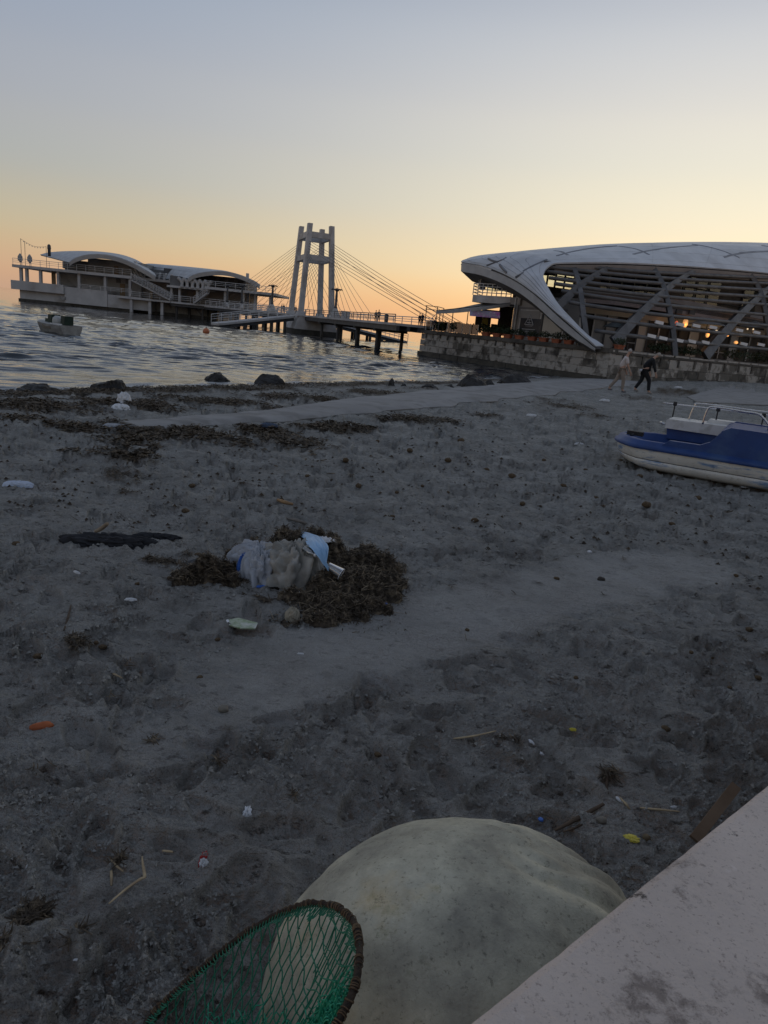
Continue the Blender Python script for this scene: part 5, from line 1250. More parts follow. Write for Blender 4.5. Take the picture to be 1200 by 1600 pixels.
# white storage bench on the far side
wb0 = 1.15
extr([(wb0, .60), (wb0, .74), (wb0+.03, .76), (4.0, .81), (4.0, .60)], BW-.30, BW+.28, 'white_bench_top', mwhite)
extr([(wb0+.05, .42), (wb0+.02, .60), (3.95, .60), (3.95, .42)], BW-.24, BW+.22, 'bench_side', mblue)
extr([(1.75, .765), (1.80, .83), (3.95, .86), (3.95, .77)], BW-.02, BW+.24, 'bench_cushion', mwhite)
def pipe(pts, r_=.016, m=None, nm='rail'): return MB().tube(spline([bp3(p[0]-SHF, *p[1:]) for p in pts], len(pts)*5), r_, 7).build(nm, m or chrome, boat, True)
pipe([(1.45, BW+.2, .74), (1.5, BW+.2, 1.0), (1.6, BW+.2, 1.06), (2.4, BW+.2, 1.06), (3.1, BW+.2, 1.04), (3.25, BW+.2, .80)])
pipe([(1.75, .95, .78), (1.78, .95, 1.03), (1.88, .95, 1.08), (2.3, .95, 1.07), (2.55, .95, 1.05), (2.75, .95, .86)])
pipe([(1.0, BW+.0, 1.0), (1.6, BW+.0, 1.01), (2.4, BW+.0, 1.02), (3.2, BW+.0, 1.02)], .014)
for s in (1.2, 1.9, 2.6):
    MB().tube([bp3(s-SHF, BW+.0, .78), bp3(s-SHF, BW+.0, 1.02)], .012, 6).build('rail_stanchion', black, boat); MB().lathe(bp3(s-SHF, BW+.0, .98), [(.03, 0), (.038, .02), (.03, .07)], 8).build('rail_clamp', black, boat)
pipe([(2.9, .35, .96), (2.88, .35, 1.30), (2.95, .35, 1.42), (3.1, .35, 1.45), (3.4, .35, 1.42)], .018)
pipe([(1.13, BW-.28, .66), (1.06, BW-.28, .68), (1.06, BW-.20, .68), (1.13, BW-.2, .66)], .014)

# ================================================================== seaweed
weedm = mat('seaweed', (.085, .062, .038), (.034, .025, .016), 30, .75, c3=(.19, .145, .092), s3=22)
weedd = mat('seaweed_dark', (.042, .031, .018), (.018, .013, .009), 9, .75, c3=(.10, .075, .045), s3=14)
def ribbons(P, size, seed, lift=.3, wid=.07):
    """loose curled leaf strips lying at the points P"""
    r = np.random.default_rng(seed); k = len(P); sz = size*r.uniform(.5, 1.5, k)
    a = r.uniform(0, 2*np.pi, k); D = np.stack([np.cos(a), np.sin(a), r.normal(size=k)*lift], 1); D /= np.linalg.norm(D, axis=1)[:, None]
    S_ = np.stack([-D[:, 1], D[:, 0], r.normal(size=k)*.6], 1); S_ /= np.linalg.norm(S_, axis=1)[:, None]
    cur = np.cross(D, S_)*r.uniform(-.5, .5, k)[:, None]; bend = S_*r.uniform(-.35, .35, k)[:, None]
    rows = []
    for q in (-.5, -.17, .17, .5):
        c = P+D*(q*sz)[:, None]+(cur+bend)*((q*q-.1)*sz)[:, None]
        w = (wid*size*(1-.9*abs(q)))*np.ones(k)*.9
        rows.append(c-S_*w[:, None]); rows.append(c+S_*w[:, None])
    V = np.stack(rows, 1).reshape(-1, 3); base = np.arange(k)*8
    F_ = np.concatenate([np.stack([base+2*i, base+2*i+1, base+2*i+3, base+2*i+2], 1) for i in range(3)])
    return V, F_
def ribbon_obj(name, P, size, seed, m, parent=None, lift=.3, wid=.07):
    V, F_ = ribbons(P, size, seed, lift, wid); return mesh_obj(name, V, F_.tolist(), m, parent)
# wrack line and patches: strips scattered where the weed mask is strong
rng = np.random.default_rng(21)
def scatter(n_, ymin, ymax, thr):
    pts = []
    while len(pts) < n_:
        y = 1/rng.uniform(1/ymax, 1/ymin, 6000); x = rng.uniform(-.75, .8, 6000)*y; w = weed(x, y); k = w > thr+(1-thr)*rng.random(6000)*.8
        pts.extend(zip(x[k], y[k]))
    return np.array(pts[:n_])
def on_ground(Q, up=.01):
    return np.column_stack([Q, sand_h(Q[:, 0], Q[:, 1])+up+np.abs(rng.normal(size=len(Q)))*up])
Q = scatter(16000, 8, 34, .15); wr = ribbon_obj('wrack_seaweed', on_ground(Q, .010), .085, 1, weedm, None, .22, .16); stuff(wr); wr['label'] = 'brown seaweed washed up in strips along the waterline'; wr['category'] = 'seaweed'
Q = scatter(3500, 1.3, 8, .22); wr2 = ribbon_obj('loose_seaweed', on_ground(Q, .004), .06, 2, weedm, None, .3, .06); stuff(wr2); wr2['label'] = 'thin brown seaweed shreds scattered on the near sand'; wr2['category'] = 'seaweed'
# crumbs of sand and shell grit on the near beach
def crumbs(n_, seed, smin, smax, m, name, label, ymin=1.15, ymax=7):
    r = np.random.default_rng(seed); y = 1/r.uniform(1/ymax, 1/ymin, n_); x = r.uniform(-.7, .8, n_)*y
    k = (fbm(x*2.2, y*2.2, 3, 95)+.25 > r.random(n_)*.7) & (track(x, y) < .4); x, y = x[k], y[k]; n_ = len(x)
    s = r.uniform(smin, smax, n_)*(y/3)**.5; B_ = np.array([(1, 0, -.3), (-.5, .87, -.3), (-.5, -.87, -.3), (0.1, 0, .8)])
    a = r.uniform(0, 6.28, n_); ca, sa = np.cos(a), np.sin(a)
    iz = np.clip(np.searchsorted(-ws, -1/y), 0, len(ws)-1); ju = np.clip(np.searchsorted(us, x/y), 0, len(us)-1); z = Zg[iz, ju]
    V = np.zeros((n_, 4, 3))
    for i, q in enumerate(B_):
        q_ = q*r.uniform(.6, 1.3, (n_, 3)); V[:, i, 0] = x+s*(ca*q_[:, 0]-sa*q_[:, 1]); V[:, i, 1] = y+s*(sa*q_[:, 0]+ca*q_[:, 1]); V[:, i, 2] = z+s*q_[:, 2]*.7
    b_ = np.arange(n_)*4; F_ = np.concatenate([np.stack([b_+i, b_+j, b_+k2], 1) for i, j, k2 in ((0, 1, 3), (1, 2, 3), (2, 0, 3))])
    o = mesh_obj(name, V.reshape(-1, 3), F_.tolist(), m, None); stuff(o); o['label'] = label; o['category'] = 'sand'
TB = mat('twig_bits', (.07, .05, .032), (.035, .026, .018), 8, .9)
crumbs(52000, 31, .003, .015, mat('sand_clod', (.33, .325, .30), (.21, .207, .192), 60, .95), 'sand_crumbs', 'crumbled clods of damp sand lying on the trodden beach')
crumbs(3800, 33, .007, .024, TB, 'wrack_crumbs', 'dark flecks of dried weed strewn over the middle of the beach', 5.5, 22)
crumbs(2600, 32, .003, .008, TB, 'debris_crumbs', 'tiny dark bits of weed and twig on the trodden beach')

# ------------------------------------------------------------------ rubbish heap
straw0 = mat('weed_stalk', (.30, .235, .15), (.16, .12, .075), 14, .8)
HG = gh(-.5, 4.5)
def hz(px, py, Yv=None): 
    p = onz(px, py, HG); return p
def mound(name, label, blobs, seed, m, count, size):
    """weed heap: lumpy mound with strips all over it; blobs = (x, y, rx, ry, h)"""
    t = thing(name, label, 'seaweed heap', (blobs[0][0], blobs[0][1], HG))
    xs = [b[0] for b in blobs]; x0, x1 = min(b[0]-b[2]*1.2 for b in blobs), max(b[0]+b[2]*1.2 for b in blobs); y0, y1 = min(b[1]-b[3]*1.2 for b in blobs), max(b[1]+b[3]*1.2 for b in blobs)
    def hf(x, y):
        h = np.zeros_like(x)-.04
        for (bx, by, rx, ry, hh) in blobs:
            d = np.hypot((x-bx)/rx, (y-by)/ry)+.42*fbm(x*5, y*5, 3, seed); h = np.maximum(h, hh*np.clip(1-d*d, -.3, 1)**1.0)
        return h+np.where(h > 0, .035*fbm(x*11, y*11, 3, seed+4)+.03*np.abs(fbm(x*18, y*18, 2, seed+8)), 0)
    gx, gy = np.meshgrid(np.linspace(x0, x1, 80), np.linspace(y0, y1, 80)); gz_ = hf(gx, gy)
    MB().grid(np.stack([gx, gy, HG+gz_], -1)).build('mound', m, t, True)
    r = np.random.default_rng(seed); P = []
    while len(P) < count:
        x = r.uniform(x0, x1, 4000); y = r.uniform(y0, y1, 4000); h = hf(x, y); k = h > .0+.05*r.random(4000)-.02
        P.extend(zip(x[k], y[k], HG+h[k]+np.abs(r.normal(size=k.sum()))*.012))
    o = ribbon_obj('weed_strips', np.array(P[:count]), size, seed, m, t, .55, .10); stuff(o)
    k2 = r.choice(count, count//26, replace=False); o = ribbon_obj('pale_stalks', np.array(P)[k2]+(0, 0, .012), size*2.2, seed+50, straw0, t, .35, .03); stuff(o)
    return hf
def bl(px, py, wpx, dpt, h): 
    p = onz(px, py, HG); return (p[0], p[1], wpx*np.linalg.norm(p-CP)/FPX/2, dpt, h)
hf1 = mound('seaweed_heap', 'big dark brown seaweed heap spilling right of the grey cloth bundle', [bl(545, 925, 140, .32, .13), bl(572, 895, 100, .28, .16), bl(530, 955, 105, .20, .08), bl(510, 890, 80, .28, .24), bl(585, 955, 60, .10, .06), bl(500, 975, 50, .08, .05), bl(470, 940, 60, .07, .04), bl(612, 915, 40, .12, .08)], 3, weedm, 9500, .042)
hf2 = mound('seaweed_heap', 'brown seaweed heap rising behind the white and grey cloths', [bl(450, 880, 130, .22, .25), bl(405, 885, 90, .18, .16), bl(490, 872, 70, .2, .22)], 5, weedm, 4500, .04)
hf3 = mound('seaweed_heap', 'smaller hairy seaweed heap at the left end of the rubbish', [bl(330, 905, 90, .16, .13), bl(300, 910, 60, .12, .07), bl(355, 915, 50, .1, .06)], 7, weedm, 3600, .04)
def crumple(name, label, cat, c, rx, ry, h, seed, m, folds=7, amp=.16, rz=0, lean=0, nu=120, nv=46, group=None):
    """crumpled cloth or plastic lump with gathered folds"""
    U = np.linspace(0, 2*np.pi, nu, endpoint=False); Vv = np.linspace(0.02, 1, nv); ph = np.random.default_rng(seed).uniform(0, 6, 4)
    G = np.zeros((nv, nu, 3))
    for i, v in enumerate(Vv):
        t = v*math.pi/2; rr_ = np.sin(t)**.8; zz = math.cos(t)**.75
        tw = U+.35*v*np.sin(U*2+ph[0])+.30*pn(U*1.2, np.full(nu, v*1.6), seed)
        f = np.abs(np.sin(tw*folds/2+ph[1]+1.2*v*np.sin(ph[2]+v*3)))**.7*amp*(.25+v)+amp*.8*fbm(np.cos(U)*3+seed, np.sin(U)*3+v*4, 3, seed+2)
        k = 1+f-amp*.5
        x = rx*rr_*np.cos(U)*k; y = ry*rr_*np.sin(U)*k; z = h*zz*(1+f*.9)+lean*x
        G[i, :, 0] = c[0]+math.cos(rz)*x-math.sin(rz)*y; G[i, :, 1] = c[1]+math.sin(rz)*x+math.cos(rz)*y; G[i, :, 2] = c[2]+np.maximum(z, -.02)
    mb = MB().grid(G[::-1], wrap=True); n_ = len(mb.v)-nu; mb.f.append(tuple(range(n_, n_+nu))); mb.m.append(0)
    return tag(mb.build(name, m, None, True, base=c), label, cat, group)
def pcent(px, py, dz=0.0): p = onz(px, py, HG); return np.array([p[0], p[1], HG+dz])
gcl = mat('cloth_grey', (.40, .385, .345), (.28, .27, .24), 7, .9, .002, 120, c3=(.18, .17, .15), s3=5); wcl = mat('cloth_white', (.43, .45, .48), (.33, .345, .37), 7, .9, .002, 120)
bcl = mat('plastic_blue', (.30, .50, .72), (.24, .42, .62), 9, .45); dbl = mat('plastic_royal', (.05, .16, .50), (.04, .12, .4), 9, .4); wpl = mat('plastic_white', (.70, .71, .72), (.58, .59, .6), 9, .5)
crumple('cloth_bundle', 'big crumpled grey cloth bundle in the middle of the rubbish heap', 'cloth', pcent(455, 908), .20, .15, .25, 11, gcl, 13, .34)
crumple('cloth_bundle', 'off-white crumpled cloth lying left of the grey bundle', 'cloth', pcent(405, 906), .12, .11, .19, 12, wcl, 11, .36, .4)
crumple('cloth_strip', 'long white cloth fold draped along the top left of the heap', 'cloth', pcent(402, 896, .03), .20, .09, .18, 13, wcl, 8, .3, .15)
crumple('plastic_scrap', 'royal blue plastic scrap tucked between the white cloths', 'plastic', pcent(378, 902, .0), .035, .06, .16, 14, dbl, 5, .2)
crumple('dark_cloth', 'flat dark grey cloth trailing left from the white cloth', 'cloth', pcent(340, 888), .20, .10, .06, 15, mat('cloth_dark', (.075, .08, .085), (.05, .052, .056), 6, .9), 7, .2)
# light blue bag: sheet draped over the heap, tail hanging to the front
def drape(name, label, cat, pts, wid, m, seed, lift=.02):
    C_ = spline(pts, 26); G = []
    for i, p in enumerate(C_):
        k = i/25; w = np.interp(k, np.linspace(0, 1, len(wid)), wid); T = unit(C_[min(i+1, 25)]-C_[max(i-1, 0)]); S_ = unit(np.cross(T, (0, 0, 1)))
        G.append([p+S_*w*q+(0, 0, lift*(1-q*q)+.012*float(pn(q*4+seed, k*7, seed))+.016*abs(math.sin(q*7+seed+k*3))) for q in np.linspace(-1, 1, 15)])
    return tag(MB().grid(np.array(G), .002).build(name, m, None, True), label, cat)
def hp_(px, py, z): return onz(px, py, HG+z)
drape('plastic_bag', 'light blue plastic bag draped over the back of the rubbish heap', 'plastic bag', [hp_(470, 838, .20), hp_(487, 842, .27), hp_(497, 855, .29), hp_(503, 868, .27), hp_(508, 882, .22), hp_(513, 893, .17)], [.02, .07, .075, .045, .018, .008], bcl, 3)
drape('plastic_bag', 'small white plastic bag beside the light blue bag', 'plastic bag', [hp_(498, 846, .24), hp_(510, 846, .245), hp_(524, 850, .21)], [.02, .05, .02], wpl, 5)
cupm = glass('clear_plastic', (.86, .88, .86), .15, 1.2)
ct = thing('plastic_cup', 'clear plastic cup lying on its side on the right of the heap', 'cup', hp_(520, 885, .15))
ca, cb_ = hp_(513, 884, .20), hp_(529, 889, .17)-(0, .06, 0)
D_ = unit(cb_-ca); S1 = unit(np.cross(D_, (0, 0, 1))); S2 = np.cross(S1, D_); G = [[ca+D_*(.11*k)+(S1*math.cos(a)+S2*math.sin(a))*(.026+.016*k) for a in np.linspace(0, 2*math.pi, 19)[:-1]] for k in (0, .3, .7, 1)]
MB().grid(np.array(G), wrap=True).build('wall', cupm, ct, True); MB().tube(np.array(G[-1]+[G[-1][0]]), .0025, 5, False).build('rim', wpl, ct); MB().add(G[0], [tuple(range(18))]).build('base', cupm, ct)
bt_ = thing('drinks_bottle', 'small clear bottle half buried in weed left of the light blue bag', 'bottle', hp_(480, 858, .25))
q0, q1 = hp_(474, 857, .275), hp_(492, 867, .27); T = q1-q0
MB().tube([q0, q0+T*.1, q0+T*.7, q0+T*.82, q0+T], [.018, .022, .022, .011, .011], 10).build('body', cupm, bt_, True); MB().tube([q0+T, q0+T*1.12], .013, 8).build('cap', wpl, bt_, True)
mred = mat('red_plastic', (.42, .03, .03), (.3, .025, .025), 9, .5); mtan = mat('tan_plastic', (.36, .32, .24), (.28, .25, .19), 9, .6)
crumple('plastic_scrap', 'dark red scrap on top of the heap right of the white bag', 'plastic', hp_(521, 858, .18), .045, .03, .03, 21, mred, 5, .2)
crumple('paper_scrap', 'crumpled white tissue on the sand in front of the grey bundle', 'paper', pcent(471, 913, .01), .035, .04, .055, 22, wpl, 7, .3)
crumple('paper_scrap', 'twisted white paper shred below the tissue', 'paper', pcent(467, 930), .035, .012, .02, 23, wpl, 5, .3, .7)
crumple('plastic_pot', 'squashed tan plastic pot on the sand in front of the heap', 'pot', pcent(457, 968), .045, .04, .075, 24, mtan, 5, .18)
crumple('plastic_scrap', 'tan yellowish lump at the back left of the heap', 'plastic', hp_(373, 868, .10), .03, .03, .04, 25, mat('tan_lump', (.25, .19, .08), (.18, .13, .06), 9, .7), 5, .2)
def small_box(name, label, cat, px, py, sx, sy, sz, rz, m, z=None, tilt=0):
    q = onz(px, py, 0); q = onz(px, py, gh(q[0], q[1]))
    return crumple(name, label, cat, q, sx*.5, sy*.6, sz, int(px), m, 7, .45, rz, 0, 36, 14)
# flattened carton: two tone packet
pk = thing('snack_packet', 'green and white snack packet flat on the sand below the heap', 'packet', pcent(378, 975))
pm = mat('packet_print', (.42, .46, .34), (.16, .24, .10), 22, .5, c3=(.55, .56, .5), s3=12)
A4 = [onz(353, 969, HG+.015), onz(372, 965, HG+.03), onz(403, 973, HG+.02), onz(399, 982, HG+.012), onz(375, 981, HG+.028), onz(356, 976, HG+.012)]
gpk = np.array([[A4[5], A4[4], A4[3]], [A4[0], A4[1], A4[2]]]); MB().grid(gpk, .008).build('sheet', pm, pk); MB().grid(np.array([[A4[5]+(0, 0, .002), A4[5]*.8+A4[4]*.2+(0, 0, .003)], [A4[0]+(0, 0, .002), A4[0]*.8+A4[1]*.2+(0, 0, .003)]]), .002).build('torn_end', wpl, pk)
# black rag and stray stick behind it
crumple('black_rag', 'flat black rag stretched out on the sand left of the heap', 'cloth', np.array([*onz(170, 848)[:2], gh(*onz(170, 848)[:2])]), .34, .09, .075, 26, mat('rag_black', (.018, .019, .022), (.01, .01, .012), 8, .7), 13, .25, .12)
crumple('black_rag', 'thin black rag tail reaching right from the flat black rag', 'cloth', np.array([*onz(245, 842)[:2], gh(*onz(245, 842)[:2])]), .17, .035, .035, 27, MATS['rag_black'], 9, .25, .1)
def stick(name, label, cat, pts, r_, m, flat=1.0, group=None):
    P = []
    for px, py, up in pts:
        p = onz(px, py, 0); p = onz(px, py, gh(p[0], p[1])+up); P.append(p)
    rr_ = np.interp(np.linspace(0, 1, 4*len(P)), np.linspace(0, 1, len(r_)), r_) if isinstance(r_, (list, tuple)) else r_
    return tag(MB().tube(spline(P, 4*len(P)), rr_, 6, True, flat).build(name, m, None, True), label, cat, group)
straw = mat('dry_reed', (.42, .33, .20), (.28, .21, .13), 14, .8); twig = mat('twig', (.09, .06, .038), (.05, .034, .022), 14, .85)
stick('dry_reed', 'long bent straw-coloured reed on the sand near left', 'reed', [(170, 1412, .018), (197, 1389, .026), (220, 1373, .03), (226, 1370, .03), (223, 1350, .026), (222, 1338, .018)], [.003, .005, .006, .006, .004, .002], straw, .5)
stick('dry_reed', 'short dry reed left of the long bent one', 'reed', [(174, 1384, .006), (174, 1368, .01), (173, 1352, .006)], [.003, .005, .003], straw, .5)
stick('dry_reed', 'small slanted dry reed above the short one', 'reed', [(171, 1339, .006), (181, 1352, .01), (193, 1362, .006)], [.002, .005, .003], straw, .5)
stick('dry_reed', 'short pale reed chip near the long bent reed', 'reed', [(254, 1329, .006), (262, 1330, .01), (270, 1331, .006)], [.004, .006, .004], straw, .5)
stick('driftwood_stick', 'grey driftwood stick behind the rubbish heap', 'stick', [(448, 810, .01), (463, 813, .02), (490, 822, .01)], [.008, .016, .008], mat('drift_grey', (.20, .175, .15), (.13, .112, .095), 14, .85))
stick('driftwood_stick', 'small orange-brown stick far behind the heap', 'stick', [(434, 781, .02), (446, 785, .03), (458, 788, .02)], [.015, .02, .012], mat('drift_orange', (.34, .21, .10), (.24, .15, .08), 14, .85))
stick('driftwood_stick', 'pale forked stick lying on the black rag', 'stick', [(148, 831, .03), (158, 826, .06), (168, 818, .09)], [.012, .018, .015], mat('drift_pale', (.30, .23, .15), (.22, .165, .11), 14, .85))
for i, (pts, lab) in enumerate((([(866, 1298, .006), (900, 1280, .014), (943, 1256, .02)], 'thick dry palm strip pointing at the dome top right'), ([(880, 1300, .006), (908, 1288, .01), (930, 1270, .012)], 'thin dark strip under the thick palm strip'),
                                 ([(1000, 1262, .006), (1030, 1265, .012), (1062, 1268, .01)], 'thin brown twig left of the wooden plank'), ([(952, 1200, .006), (948, 1225, .012), (950, 1240, .006)], 'upright curved dark stalk above the palm strip'),
                                 ([(968, 1246, .006), (978, 1256, .014), (985, 1266, .006)], 'short white-tipped twig between stalk and plank'), ([(100, 985, .006), (106, 965, .012), (111, 945, .01)], 'slim dark twig right of the round sea balls at left'),
                                 ([(165, 1046, .006), (180, 1054, .01), (192, 1060, .006)], 'pale bent twig on the left sand'), ([(700, 1155, .006), (740, 1150, .012), (775, 1142, .006)], 'long thin pale twig on the sand above the dome'))):
    stick('dry_twig', lab, 'twig', pts, [.004, .007, .003] if i else [.006, .012, .008], straw if i in (2, 4, 6, 7) else twig, .6)
wood = thing('wooden_plank', 'short brown wooden plank propped behind the stone ledge', 'plank', onz(1095, 1295))
MB().beam(onz(1085, 1312, .05), onz(1150, 1228, .20), .040, .022, up=(.2, -.3, 1)).build('board', mat('plank_brown', (.20, .135, .085), (.14, .09, .055), 5, .8, .003, 30), wood)
# single bits of litter and stones
def pebble(name, label, cat, px, py, rx, ry, h, seed, m, rz=0, group=None):
    p = onz(px, py, 0); g = gh(p[0], p[1]); p = onz(px, py, g); r = np.random.default_rng(seed)
    bm = bmesh.new(); bmesh.ops.create_icosphere(bm, subdivisions=3, radius=1); V = np.array([v.co[:] for v in bm.verts]); F_ = [tuple(v.index for v in f.verts) for f in bm.faces]; bm.free()
    V *= (1+.18*fbm(V[:, 0]*1.6+seed, V[:, 1]*1.6+V[:, 2], 3, seed % 50))[:, None]; V = V*(rx, ry, h); ca, sa = math.cos(rz), math.sin(rz)
    V = np.stack([ca*V[:, 0]-sa*V[:, 1], sa*V[:, 0]+ca*V[:, 1], V[:, 2]+h*.35], 1)
    return tag(mesh_obj(name, V+p, F_, m, None, True, base=p), label, cat, group)
pebble('brick_pebble', 'smooth orange brick pebble on the sand at far left', 'stone', 65, 1137, .050, .022, .020, 1, mat('brick_orange', (.42, .12, .04), (.32, .09, .035), 9, .8), .45)
pebble('pebble', 'round grey-brown pebble below the flat sand track', 'stone', 349, 1110, .026, .022, .02, 2, mat('pebble_grey', (.20, .18, .145), (.15, .135, .11), 9, .8))
pebble('pebble', 'rounded grey pebble under the palm strip by the dome', 'stone', 940, 1283, .022, .017, .014, 3, MATS['pebble_grey'])
pebble('pebble', 'brown pebble right of the yellow wrapper', 'stone', 1010, 1311, .017, .015, .014, 4, mat('pebble_brown', (.15, .11, .06), (.11, .08, .045), 9, .8))
pebble('pebble', 'dark oval pebble lying on the smooth sand track', 'stone', 939, 906, .034, .024, .02, 5, mat('pebble_dark', (.06, .05, .04), (.04, .034, .028), 9, .8))
pebble('pebble', 'small white stone right of the heap on open sand', 'stone', 921, 863, .022, .016, .014, 6, wpl)
crumple('plastic_bottle_scrap', 'flattened white plastic bottle scrap standing out near left', 'plastic', np.array([*onz(386, 1276)[:2], gh(*onz(386, 1276)[:2])]), .012, .028, .012, 31, wpl, 7, .55)
crumple('red_white_scrap', 'red and white torn wrapper on the dark sand near the net', 'wrapper', np.array([*onz(318, 1352)[:2], gh(*onz(318, 1352)[:2])]), .014, .024, .018, 32, mred, 7, .5)
crumple('paper_scrap', 'tiny white corner of the red wrapper near the net', 'paper', np.array([*onz(317, 1359)[:2], gh(*onz(317, 1359)[:2])]), .012, .011, .018, 33, wpl, 5, .45)
crumple('yellow_wrapper', 'torn bright yellow wrapper on the sand between dome and ledge', 'wrapper', np.array([*onz(986, 1311)[:2], gh(*onz(986, 1311)[:2])]), .028, .018, .006, 34, mat('yellow_plastic', (.62, .52, .06), (.5, .42, .05), 9, .5), 5, .35)
crumple('yellow_wrapper', 'tiny yellow wrapper speck far above the dome', 'wrapper', np.array([*onz(895, 1140)[:2], gh(*onz(895, 1140)[:2])]), .016, .01, .008, 35, MATS['yellow_plastic'], 5, .3)
pebble('bottle_cap', 'small bright blue bottle cap on the sand beside the dome top', 'cap', 845, 1281, .012, .012, .006, 8, dbl)
pebble('bottle_cap', 'blue bottle cap in the weed at the right foot of the heap', 'cap', 601, 945, .020, .016, .014, 9, dbl)
crumple('plastic_scrap', 'dark blue plastic strip on the sand left of the tissue', 'plastic', pcent(408, 917, .0), .032, .014, .012, 36, dbl, 4, .2, .4)
crumple('plastic_bottle', 'crushed pale blue and white plastic bottle on the far left sand', 'bottle', np.array([*onz(29, 759)[:2], gh(*onz(29, 759)[:2])]), .13, .04, .055, 37, mat('bottle_pale', (.52, .58, .68), (.42, .48, .58), 9, .4), 5, .15, .25)
crumple('plastic_bag', 'small white carrier bag at the wrack line near the big wet rock', 'plastic bag', np.array([*onz(194, 631)[:2], gh(*onz(194, 631)[:2])]), .11, .1, .17, 38, wpl, 5, .25)
crumple('plastic_bag', 'flat white plastic piece just below the white carrier bag', 'plastic bag', np.array([*onz(190, 639)[:2], gh(*onz(190, 639)[:2])]), .14, .1, .08, 39, wpl, 5, .25)
crumple('plastic_bottle', 'clear crushed bottle lying among the wrack left of centre', 'bottle', np.array([*onz(180, 670)[:2], gh(*onz(180, 670)[:2])]), .18, .05, .07, 40, mat('bottle_grey', (.38, .40, .43), (.3, .32, .34), 9, .35), 5, .15)
crumple('plastic_bottle', 'dark blue crushed bottle in the wrack below the slipway', 'bottle', np.array([*onz(420, 672)[:2], gh(*onz(420, 672)[:2])]), .14, .05, .07, 41, mat('bottle_navy', (.05, .08, .14), (.04, .06, .1), 9, .4), 5, .15)
for i, (px, py, ln2, a, lab) in enumerate(((52, 1345, .045, 1.3, 'white cigarette-like stub standing out at far left'), (842, 1177, .04, -.6, 'white paper stub on the sand above the dome, lower of two'), (830, 1160, .035, -1.0, 'white paper stub on the sand above the dome, upper of two'), (967, 1250, .03, -1.2, 'white stub among the twigs left of the plank'),
                                           (1052, 1262, .03, .3, 'white stub beside the plank end'), (470, 1022, .03, .1, 'pale blue fleck on the smooth sand track'), (120, 895, .05, -.5, 'white strip of paper below the black rag'), (205, 938, .06, .1, 'faint pale plastic strip on the left sand'), (645, 1268, .012, .2, 'tiny white fleck at the dome top edge'), (120, 1500, .016, .3, 'tiny white shell fleck in the lower left sand'), (905, 695, .16, .1, 'white litter fleck on the open sand left of the boat'), (945, 627, .3, .1, 'white paper rags near the walkers'), (1165, 762, .16, .1, 'pale crushed bottle under the pedal boat'), (830, 650, .2, .0, 'white fleck below the slipway'), (1060, 606, .35, .1, 'pale rubbish by the wall right of the walkers'))):
    small_box('paper_stub', lab, 'litter', px, py, ln2, ln2*.28, ln2*.22, a, wpl)
# posidonia balls
bp_ = [(613, 808), (742, 814), (816, 788), (700, 770), (660, 760), (915, 735), (880, 760), (340, 1000), (310, 868), (312, 1060), (60, 1027), (25, 852), (215, 913), (870, 905), (730, 985), (1110, 1028), (1170, 985), (620, 770), (560, 760), (480, 745), (760, 735), (800, 745), (850, 720), (700, 720), (930, 780), (1010, 790), (1050, 820), (1100, 850), (1150, 900), (640, 705), (720, 690), (540, 720), (300, 760), (290, 800), (265, 905), (150, 1005), (160, 1012), (1090, 780), (1000, 745), (970, 720), (430, 730), (590, 690), (1140, 1075), (1185, 1060), (1080, 1020), (590, 1180), (1040, 1140), (900, 1060)]
bm_l = mat('weed_ball', (.12, .08, .042), (.06, .04, .022), 60, .95, .006, 200)
for i, (px, py) in enumerate(bp_):
    d_ = np.linalg.norm(onz(px, py)-CP); r_ = min(max(d_*.0042*random.uniform(.6, 1.3), .014), .06)
    pebble('seaweed_ball', 'small brown fibrous seaweed ball lying on the open sand', 'seaweed ball', px, py, r_*1.25, r_*.95, r_*.75, 100+i, bm_l, random.uniform(0, 3), 'fibrous seaweed balls on the sand')

# ================================================================== people
def skin(name, J, Eg, m, parent, root=0, sub=2):
    """one continuous skinned surface; J: list of (x, y, z, rx, ry)"""
    me = bpy.data.meshes.new(name); me.from_pydata([j[:3] for j in J], Eg, []); o = bpy.data.objects.new(name, me); COL.objects.link(o)
    md = o.modifiers.new('skin', 'SKIN'); md.use_smooth_shade = True; md.branch_smoothing = .6
    for v, j in zip(me.skin_vertices[0].data, J): v.radius = (j[3], j[4] if len(j) > 4 else j[3])
    me.skin_vertices[0].data[root].use_root = True
    sb = o.modifiers.new('sub', 'SUBSURF'); sb.levels = sub; sb.render_levels = sub
    bpy.context.view_layer.update(); dg = bpy.context.evaluated_depsgraph_get(); nm = bpy.data.meshes.new_from_object(o.evaluated_get(dg)); bpy.data.objects.remove(o)
    nm.materials.clear(); nm.materials.append(m); nm.polygons.foreach_set('use_smooth', [True]*len(nm.polygons)); nm.name = name
    o2 = bpy.data.objects.new(name, nm); COL.objects.link(o2); o2.parent = parent; ORG[o2.name] = org(parent); return o2
SKINM = mat('skin_tone', (.42, .26, .19), (.36, .22, .16), 12, .6)
